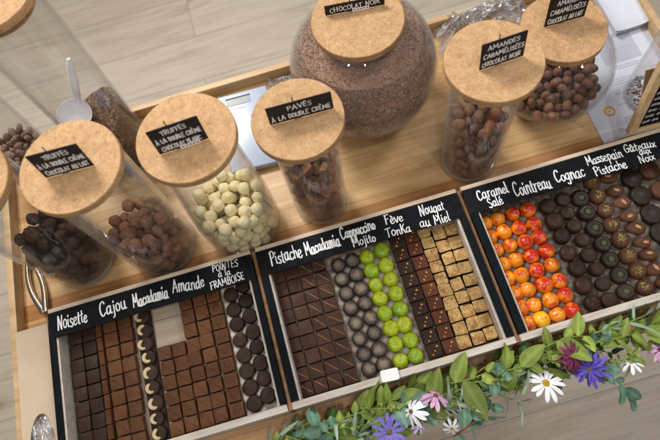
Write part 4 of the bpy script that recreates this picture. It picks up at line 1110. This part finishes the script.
# stack of white paper bags, top right
s = empty('paper_bag_stack', (.722, .268, ZB), math.radians(3), label='stack of folded white paper bags in the far right corner', cat='paper bags')
for k in range(3):
    mb = MB(); n = 12; vs = []
    for i in range(n + 1):
        for j in range(2):
            x = -.034 + .066 * i / n; y = (-.055 if j == 0 else .060)
            vs.append((x, y, .004 + k * .004 + .006 * (abs(2 * i / n - 1) ** 3) + (.004 * j)))
    m_ = len(vs); vs += [(a, b_, c_ - .0012) for a, b_, c_ in vs]
    fs = [(2 * i, 2 * i + 2, 2 * i + 3, 2 * i + 1) for i in range(n)] + [(m_ + 2 * i, m_ + 2 * i + 1, m_ + 2 * i + 3, m_ + 2 * i + 2) for i in range(n)]
    fs += [(2 * i, m_ + 2 * i, m_ + 2 * i + 2, 2 * i + 2) for i in range(n)] + [(2 * i + 1, 2 * i + 3, m_ + 2 * i + 3, m_ + 2 * i + 1) for i in range(n)] + [(0, 1, m_ + 1, m_), (2 * n, m_ + 2 * n, m_ + 2 * n + 1, 2 * n + 1)]
    mb.add(vs, fs, M['paper']); link('paper_bag', mb.mesh('paper_bag'), s, (0, 0, 0), (0, 0, random.gauss(0, .05)))
# crumpled film
def film(name, x0, x1, y0, y1, z0, zz, amp, seed, label, n=46):
    mb = MB(); vs = []; 
    for j in range(n + 1):
        for i in range(n + 1):
            u, v_ = i / n, j / n
            ex = .006 * noise.noise(Vector((v_ * 5, seed, 0))); ey = .006 * noise.noise(Vector((u * 5, seed + 4, 0)))
            p = Vector((u * 6, v_ * 6, seed))
            h = abs(noise.noise(p)) * amp * 1.6 + abs(noise.noise(p * 2.7)) * amp * .7 + abs(noise.noise(p * 6)) * amp * .25
            edge = min(1, 6 * min(u, 1 - u), 6 * min(v_, 1 - v_))
            vs.append((x0 + (x1 - x0) * u + ex, y0 + (y1 - y0) * v_ + ey, z0 + zz * math.sin(PI * u) * math.sin(PI * v_) + h * (.3 + .7 * edge)))
    fs = [(j * (n + 1) + i, j * (n + 1) + i + 1, (j + 1) * (n + 1) + i + 1, (j + 1) * (n + 1) + i) for j in range(n) for i in range(n)]
    mb.add(vs, fs, M['film'])
    return tag(link(name, mb.mesh(name, angle=25)), label, 'plastic bag')
film('plastic_bag', .402, .575, .248, .345, ZB + .002, .055, .022, 3.1, 'crumpled clear plastic bag behind the coated almonds jar')
film('plastic_bag', .088, .150, .270, .330, ZB + .001, .016, .012, 8.4, 'small crumpled clear plastic wrap between scale and big fishbowl jar')
# kraft box with oval window, bottom left
bx = empty('cardboard_box', (-.3625, -.14, ZB), 0, label='pale cardboard box with an oval opening showing clear film, left of the trays', cat='box')
bm = bmesh.new(); hx, hy0, hy1, hh = .0255, -.128, .129, .035
outer = [(-hx, hy0), (hx, hy0), (hx, hy1), (-hx, hy1)]
inner = [(.004 + .0185 * math.cos(t), -.048 + .046 * math.sin(t)) for t in np.linspace(0, 2 * PI, 41)[:-1]]
ov = [bm.verts.new((x, y, hh)) for x, y in outer]; iv = [bm.verts.new((x, y, hh)) for x, y in inner]
es = [bm.edges.new((ov[i], ov[(i + 1) % 4])) for i in range(4)] + [bm.edges.new((iv[i], iv[(i + 1) % 40])) for i in range(40)]
bmesh.ops.triangle_fill(bm, edges=es, use_beauty=True)
lo = [bm.verts.new((x, y, .001)) for x, y in outer]; il = [bm.verts.new((x, y, hh - .0012)) for x, y in inner]
for i in range(4): bm.faces.new((ov[i], ov[(i + 1) % 4], lo[(i + 1) % 4], lo[i]))
for i in range(40): bm.faces.new((iv[i], iv[(i + 1) % 40], il[(i + 1) % 40], il[i]))
bm.faces.new(lo)
bmesh.ops.recalc_face_normals(bm, faces=bm.faces)
me = bpy.data.meshes.new('carton'); bm.to_mesh(me); bm.free(); me.materials.append(M['kraft_card']); link('carton', me, bx)
f_ = film('clear_film', -.020, .0235, -.095, .000, 0, .002, .0045, 5.5, None, 30); f_.parent = bx; f_.location = (0, 0, .0275)
for k in ('label', 'category'):
    if k in f_: del f_[k]
mb = MB(); mb.box(-.022, .024, -.10, .004, .020, .0235, M['kraft_card']); link('inner_card', mb.mesh('inner_card'), bx)
# serving tongs
t = empty('serving_tongs', (-.362, .06, ZB), math.radians(12), label='steel serving tongs lying above the cardboard box', cat='tongs')
for sgn in (-1, 1):
    mb = MB(); pts = [(sgn * (.002 + .0085 * math.sin(PI * min(1, u * 1.05)) * 1), .055 - u * .10, .004 + .002 * u) for u in np.linspace(0, 1, 14)]
    vs = []; 
    for i, p in enumerate(pts):
        w = .0050 + .0030 * (i / 13) ** 2
        vs += [(p[0] - w * .5, p[1], p[2]), (p[0] + w * .5, p[1], p[2]), (p[0] + w * .5, p[1], p[2] + .009), (p[0] - w * .5, p[1], p[2] + .009)]
    fs = []
    for i in range(13):
        o_ = 4 * i
        for k in range(4): fs.append((o_ + k, o_ + (k + 1) % 4, o_ + 4 + (k + 1) % 4, o_ + 4 + k))
    fs += [(0, 1, 2, 3), (52, 53, 54, 55)]
    mb.add(vs, fs, M['steel']); link('arm', mb.mesh('arm', bevel=.0008), t)
# framed chalk sign standing behind the right tray
s = empty('framed_chalk_sign', (.602, .0085, ZB + .046), 0, label='black chalk sign in a pale wooden frame standing at the right edge', cat='sign')
tl = math.radians(-9); w, h = .17, .21
s.rotation_euler = (tl, 0, math.radians(-2))
mb = MB(); mb.box(.012, w - .012, .003, .006, .010, h - .012, M['chalk_black']); pnl = link('chalk_panel', mb.mesh('chalk_panel'), s)
for b6 in ((0, .0125, 0, .010, 0, h), (w - .0125, w, 0, .010, 0, h), (.0127, w - .0127, .0005, .0095, .0, .006), (.0127, w - .0127, .0005, .0095, h - .012, h - .0002)):
    mb = MB(); mb.box(*b6, M['frame_wood']); link('frame_bar', mb.mesh('frame_bar', bevel=.0012), s)
for k in range(14):   # rows of small chalk writing too small to read
    mb = MB(); y = .190 - k * .0130; x = .018; si = 0
    rr = random.Random(k)
    while x < .125:
        wl = rr.uniform(.008, .02); pts = []; n = int(wl / .0011)
        for i in range(n): pts.append((x + i * .0011, .0028 - si * 1e-6, y + (.0034 if i % 2 else -.0022) * rr.uniform(.6, 1.2)))
        mb.tube(pts, .0006, M['white_ink'], 4); x += wl + .0035; si += 1
    link('chalk_writing', mb.mesh('chalk_writing', False), pnl)
mb = MB(); mb.box(.02, .15, .010, .012, .0, .10, M['frame_wood']); link('back_strut', mb.mesh('back_strut'), s, rot=(math.radians(-20), 0, 0))

# ------------------------------------------------------------------ greenery and flowers in front of the trays
def leaf_mesh(name, L, Wd, mat, fold=.2, curl=.3, tip=1.0, serr=0):
    n = 9; vs = []; fs = []
    for i in range(n + 1):
        t = i / n
        w = Wd / 2 * (math.sin(PI * t ** (.75)) ** .8 if tip == 1 else math.sin(PI * (t * .96 + .02) ** .9) ** .55)
        if i in (0, n): w = Wd * .02
        x = L * t; zc = -curl * L * t * t * .5 + .12 * L * math.sin(PI * t) * curl
        wav = .06 * Wd * math.sin(t * 9)
        for k, q in ((-1, 1), (-.5, .5), (0, 0), (.5, .5), (1, 1)):
            vs.append((x, k * w, zc + fold * abs(k) * w - fold * .25 * k * k * w + wav * k))
    for i in range(n):
        for k in range(4):
            a = i * 5 + k; fs.append((a, a + 1, a + 6, a + 5))
    mb = MB(); mb.add(vs, fs, mat)
    m_ = len(vs); mb.add([(a, b_, c_ - .00035) for a, b_, c_ in vs], [tuple(reversed(f)) for f in fs], mat)
    return mb.mesh(name, angle=80)
LM = {
 'green': [leaf_mesh('leaf', L, w_, M['leaf_green'], .25, c_) for L, w_, c_ in ((.036, .019, .25), (.030, .017, .5), (.042, .020, .1), (.026, .015, .35))],
 'deep': [leaf_mesh('leaf', L, w_, M['leaf_deep'], .3, c_) for L, w_, c_ in ((.034, .018, .3), (.028, .015, .5))],
 'blue': [leaf_mesh('leaf', L, w_, M['leaf_blue'], .15, c_, 2) for L, w_, c_ in ((.028, .018, .2), (.024, .017, .35), (.031, .019, .1))],
 'grey': [leaf_mesh('leaf', L, w_, M['leaf_grey'], .3, c_) for L, w_, c_ in ((.034, .0058, .5), (.028, .005, .8), (.040, .0065, .3))],
}
LM['fine'] = [leaf_mesh('leaf', L, w_, M[mt_], .2, c_) for L, w_, c_, mt_ in ((.011, .0048, .3, 'leaf_green'), (.014, .006, .5, 'leaf_deep'), (.009, .0055, .2, 'leaf_green'))]
SL = {'fine': 'tiny filler leaves', 'green': 'broad bright green leaves', 'deep': 'deep green leaves', 'blue': 'rounded blue-green leaves', 'grey': 'narrow grey-green leaves'}
def sprig(kind, p0, p1, n, where, sag=.01, lift=.012, red=False, spread=55, sc_=1.0):
    o = empty(f'{ {"green": "leafy", "deep": "leafy", "blue": "eucalyptus", "grey": "rosemary", "fine": "filler"}[kind] }_sprig', p0, label=f'sprig with {SL[kind]} {where}', cat='sprig', group='greenery in front of the trays')
    p0, p1 = Vector(p0), Vector(p1); d = p1 - p0; side = Vector((-d.y, d.x, 0)).normalized()
    bow = random.uniform(-.12, .12) * d.length
    f = lambda t: d * t + side * bow * math.sin(PI * t) + Vector((0, 0, lift * math.sin(PI * t) - sag * t * t))
    mb = MB(); mb.tube([f(i / 12) for i in range(13)], lambda t: .0013 * (1.1 - .7 * t), M['stem_red' if red else 'stem_green'], 6)
    link('stem', mb.mesh('stem'), o)
    base = math.atan2(d.y, d.x)
    for i in range(n):
        t = .06 + .94 * (i + random.uniform(-.2, .2)) / max(n - 1, 1); t = min(max(t, 0), 1)
        sg = 1 if i % 2 else -1
        if kind == 'grey': sg *= random.choice((1, .6, .3))
        ang = base + sg * math.radians(spread + random.gauss(0, 14)) * (1 - .35 * t) + random.gauss(0, .15)
        s_ = random.choice((random.uniform(.5, .8), random.uniform(.8, 1.2))) * sc_ * (1 - .2 * t)
        l_ = link('leaf', random.choice(LM[kind]), o, f(t), (random.gauss(0, .38 if kind == 'green' else .55), random.gauss(-.12, .26 if kind == 'green' else .38), ang + random.gauss(0, .25)), (s_,) * 3)
    return o
SP = [
 # kind, start, end, count, where
 ('deep', (-.03, -.256, -.030), (.07, -.263, -.020), 8, 'below the gap between the left and middle trays'),
 ('green', (-.058, -.300, -.040), (.052, -.262, -.016), 11, 'at the left end of the greenery'),
 ('blue', (-.02, -.262, -.014), (.040, -.290, -.022), 6, 'lying left of the blue flower'),
 ('grey', (-.085, -.275, -.035), (-.010, -.250, -.012), 7, 'at the far left end of the greenery'),
 ('green', (.010, -.310, -.030), (.100, -.258, -.008), 12, 'left of the blue flower'),
 ('grey', (.035, -.258, -.010), (.085, -.300, -.014), 9, 'below the striped squares'),
 ('green', (.062, -.262, -.010), (.175, -.250, -.004), 12, 'just under the small white card'),
 ('green', (.085, -.318, -.020), (.175, -.268, -.006), 10, 'between the blue flower and the pink flower'),
 ('deep', (.120, -.262, -.024), (.230, -.258, -.018), 10, 'behind the drooping white flower'),
 ('green', (.148, -.300, -.020), (.238, -.268, -.004), 9, 'around the pink flower'),
 ('green', (.205, -.257, -.006), (.305, -.250, -.002), 9, 'under the honey nougat squares'),
 ('grey', (.180, -.292, -.008), (.275, -.288, -.012), 14, 'right of the pink flower'),
 ('grey', (.205, -.272, -.008), (.245, -.322, -.020), 10, 'pointing down from the pink flower'),
 ('blue', (.200, -.335, -.020), (.262, -.312, -.018), 7, 'with a red stem at the bottom edge'),
 ('deep', (.240, -.262, -.022), (.350, -.258, -.016), 10, 'above the large white daisy'),
 ('green', (.275, -.262, -.004), (.372, -.254, .002), 9, 'right above the large white daisy'),
 ('green', (.255, -.300, -.024), (.352, -.282, -.012), 6, 'trailing left of the large white daisy'),
 ('grey', (.265, -.288, -.012), (.310, -.318, -.030), 6, 'hanging below the large white daisy leaf'),
 ('green', (.345, -.252, .000), (.438, -.262, .002), 10, 'above the violet flower'),
 ('deep', (.350, -.270, -.022), (.450, -.282, -.022), 10, 'behind the violet flower'),
 ('blue', (.400, -.272, -.002), (.462, -.262, .004), 6, 'below the dark marzipan rounds'),
 ('blue', (.415, -.285, -.008), (.452, -.335, -.030), 7, 'hanging right of the violet flower'),
 ('green', (.420, -.262, -.002), (.530, -.252, .002), 11, 'at the right end under the right tray'),
 ('deep', (.430, -.255, -.018), (.545, -.262, -.018), 9, 'at the right edge under the right tray'),
 ('green', (.455, -.290, -.012), (.540, -.275, -.004), 8, 'near the magenta flower'),
 ('grey', (.420, -.250, -.002), (.520, -.244, .008), 10, 'along the front rail of the right tray'),
 ('fine', (-.060, -.285, -.030), (.045, -.256, -.010), 22, 'at the left end of the greenery'),
 ('fine', (.020, -.262, -.006), (.120, -.290, -.008), 22, 'crossing left of the blue flower'),
 ('fine', (.090, -.256, -.004), (.185, -.282, -.004), 22, 'below the small white card'),
 ('fine', (.170, -.300, -.014), (.265, -.262, -.002), 22, 'crossing the pink flower'),
 ('fine', (.230, -.262, -.006), (.330, -.272, -.004), 22, 'left of the large white daisy'),
 ('fine', (.320, -.256, -.002), (.430, -.276, -.004), 22, 'around the burgundy flower'),
 ('fine', (.420, -.292, -.012), (.520, -.262, .000), 22, 'right of the violet flower'),
 ('grey', (.060, -.312, -.018), (.130, -.268, -.006), 12, 'beside the blue flower'),
 ('deep', (.060, -.285, -.028), (.150, -.300, -.030), 9, 'deep beneath the blue flower'),
 ('deep', (.160, -.275, -.030), (.250, -.300, -.032), 9, 'deep beneath the pink flower'),
 ('deep', (.010, -.265, -.030), (.090, -.280, -.030), 9, 'deep left of the blue flower'),
 ('blue', (.050, -.295, -.006), (.020, -.262, -.004), 6, 'upright left of the blue flower'),
 ('deep', (.000, -.290, -.030), (.110, -.300, -.030), 12, 'along the bottom edge left of the blue flower'),
 ('deep', (.255, -.268, -.028), (.350, -.292, -.030), 11, 'deep behind the large white daisy'),
 ('deep', (.340, -.262, -.030), (.430, -.300, -.034), 11, 'deep behind the violet flower'),
 ('fine', (.130, -.300, -.010), (.215, -.318, -.014), 22, 'below the drooping white flower'),
 ('fine', (.355, -.268, .000), (.455, -.300, -.010), 22, 'below the violet flower'),
 ('fine', (-.020, -.300, -.020), (.080, -.310, -.016), 22, 'along the bottom edge'),
 ('blue', (.135, -.262, -.004), (.180, -.296, -.010), 7, 'between the white card and the pink flower'),
 ('blue', (.300, -.258, .000), (.262, -.290, -.010), 6, 'above the trailing leaves left of the daisy'),
 ('grey', (.340, -.262, -.002), (.300, -.300, -.014), 10, 'crossing behind the large white daisy'),
]
def pull(p): return (p[0], p[1] + .005 if p[1] < -.280 and not (.41 < p[0] < .46) else p[1] - .006, p[2])
for k_, a_, b2, n_, w_ in SP: sprig(k_, pull(a_), pull(b2), n_, w_, red=('red stem' in w_), sc_=1.25 if k_ == 'green' else 1.05)
def petal_mesh(L, Wd, mat, cup=.15, notch=False):
    n = 8; vs = []; fs = []
    for i in range(n + 1):
        t = i / n; w = Wd / 2 * (.45 + .55 * min(1, t * 1.7)) * (1 if t < .7 else max(.15, 1 - ((t - .7) / .3) ** 2.4 * .85))
        for k in (-1, 0, 1): vs.append((L * t, k * w, cup * L * t * (1 - t) * 2 - .25 * cup * L * t * t + (.08 * Wd if k else 0)))
    for i in range(n):
        for k in range(2):
            a = i * 3 + k; fs.append((a, a + 1, a + 4, a + 3))
    mb = MB(); mb.add(vs, fs, mat); mb.add([(a, b_, c_ - .0004) for a, b_, c_ in vs], [tuple(reversed(f)) for f in fs], mat)
    return mb.mesh('petal', angle=80)
def flower(name, label, c, R_, n, mat, disc, tilt=(0, 0), droop=0.0, wd=.30, layers=1, rd_=.22, cat='flower'):
    o = empty(name, c, label=label, cat=cat, group=None); o.rotation_euler = (tilt[0], tilt[1], random.uniform(0, 6))
    pm = [petal_mesh(R_, R_ * wd, M[mat], cu) for cu in (.1, .2)]
    for ly in range(layers):
        for i in range(n):
            a = 2 * PI * (i + .5 * ly) / n + random.gauss(0, .06)
            s_ = random.uniform(.88, 1.06) * (1 - .22 * ly)
            link('petal', random.choice(pm), o, (math.cos(a) * R_ * rd_ * .5, math.sin(a) * R_ * rd_ * .5, .001 * ly + .0002 * (i % 2)), (0, droop - .25 * ly + random.gauss(0, .07), a), (s_ * (1 - rd_ * .5),) * 3)
    mb = MB(); r_ = R_ * rd_
    mb.lathe([(r_ * .8, -.0008), (r_, .0004), (r_ * .85, .0020), (r_ * .5, .0028), (.00001, .0026)], M[disc], 20, cap0=True)
    for k in range(40):
        a = k * 2.4; q = r_ * .9 * math.sqrt(k / 40); mb.box(math.cos(a) * q - .0003, math.cos(a) * q + .0003, math.sin(a) * q - .0003, math.sin(a) * q + .0003, .001, .0033 - (q / r_) ** 2 * .0014, M[disc])
    link('flower_centre', mb.mesh('flower_centre'), o)
    mb = MB(); mb.tube([(0, 0, -.0006), (.002, .002, -.010), (.008, .006, -.020)], .0011, M['stem_green'], 6); link('stem', mb.mesh('stem'), o)
    return o
flower('blue_flower', 'periwinkle blue daisy-like flower at the bottom edge of the photo', (.1180, -.3020, .014), .0240, 12, 'petal_blue', 'disc_brown', (.10, 0), .05, .26, rd_=.17)
flower('daisy', 'drooping white flower between the blue and the pink flowers', (.1540, -.2860, .016), .0245, 12, 'petal_white', 'disc_brown', (.55, -.35), .55, .26, rd_=.12)
flower('pink_flower', 'pink flower seen from the side among green leaves', (.1910, -.2760, .016), .0215, 11, 'petal_pink', 'disc_brown', (.75, .2), .45, .32, rd_=.15)
flower('daisy', 'large open white daisy with yellow centre over the board edge', (.3375, -.3000, .002), .0275, 12, 'petal_white', 'disc_yellow', (.22, .30), 0, .27, rd_=.20)
flower('violet_flower', 'deep violet spiky flower right of the large white daisy', (.3960, -.2990, .014), .0275, 13, 'petal_violet', 'disc_brown', (.55, .35), .10, .20, 2, .12)
flower('burgundy_flower', 'burgundy spiky flower just above the violet flower', (.3790, -.2790, .020), .0235, 14, 'petal_burgundy', 'petal_burgundy', (.5, -.1), .15, .20, 2, .12)
flower('white_blossom', 'small limp white blossom right of the violet flower', (.4560, -.3060, -.002), .0170, 8, 'petal_white', 'disc_yellow', (.7, .3), .4, .30, rd_=.15)
flower('magenta_flower', 'magenta flower at the right edge of the photo', (.4970, -.3010, .002), .0180, 12, 'petal_pink', 'petal_burgundy', (.3, 0), .2, .30, rd_=.15)
flower('white_blossom', 'small white blossom at the bottom edge near the red stemmed sprig', (.2000, -.3200, -.006), .0150, 8, 'petal_white', 'disc_yellow', (.5, .3), .4, .30, rd_=.15)
flower('lilac_blossom', 'small lilac blossom below the drooping white flower', (.1590, -.3060, .004), .0120, 7, 'petal_lilac', 'petal_lilac', (.4, -.2), .5, .34, rd_=.15)

# ------------------------------------------------------------------ camera, light, render
cam = bpy.data.cameras.new('camera'); co = bpy.data.objects.new('camera', cam); col.objects.link(co); sc.camera = co
co.location = (0.11707, -0.31919, 0.82806); co.rotation_euler = (0.371692, 0.099918, -0.271824)
cam.sensor_width = 36; cam.lens = 578.908 / 660 * 36; cam.clip_start = .02; cam.clip_end = 60
cam.dof.use_dof = True; cam.dof.focus_distance = .86; cam.dof.aperture_fstop = 5.0

w = bpy.data.worlds.new('World'); sc.world = w; w.use_nodes = True
bg = w.node_tree.nodes['Background']; bg.inputs[0].default_value = (1.0, .97, .94, 1); bg.inputs[1].default_value = .145
def area(name, loc, target, sx, sy, power, colr=(1, 1, 1)):
    l = bpy.data.lights.new(name, 'AREA'); l.shape = 'RECTANGLE'; l.size = sx; l.size_y = sy; l.energy = power; l.color = colr
    o = bpy.data.objects.new(name, l); col.objects.link(o); o.location = loc
    o.rotation_euler = (Vector(target) - Vector(loc)).to_track_quat('-Z', 'Y').to_euler()
    return o
area('ceiling_light', (-.45, 1.35, 1.55), (.15, .15, 0), .7, .45, 40, (1, .955, .91))
area('ceiling_light', (1.7, .5, 2.0), (.2, 0, 0), .6, .6, 16, (.97, .97, 1))
for k in range(4): area('lamp_strip', (-.75 + .0 * k, .2 + .22 * k, 1.9), (-.75, .2 + .22 * k, 0), .05, .15, 1.6, (1, .98, .95))
for p_ in ((-.65, -.61, 1.57), (.08, -.90, 1.60), (1.26, -.93, 1.08), (.45, -.5, 1.75)): area('spot_lamp', p_, (.2, .1, 0), .085, .085, 3.2, (1, .96, .91)).data.shape = 'DISK'
sc.render.engine = 'CYCLES'
sc.cycles.use_denoising = True
sc.cycles.transparent_max_bounces = 32
sc.cycles.max_bounces = 8; sc.cycles.glossy_bounces = 4; sc.cycles.diffuse_bounces = 3
sc.cycles.caustics_reflective = False; sc.cycles.caustics_refractive = False
sc.cycles.sample_clamp_indirect = 4
sc.view_settings.view_transform = 'Standard'; sc.view_settings.look = 'None'; sc.view_settings.exposure = 0; sc.view_settings.gamma = 1
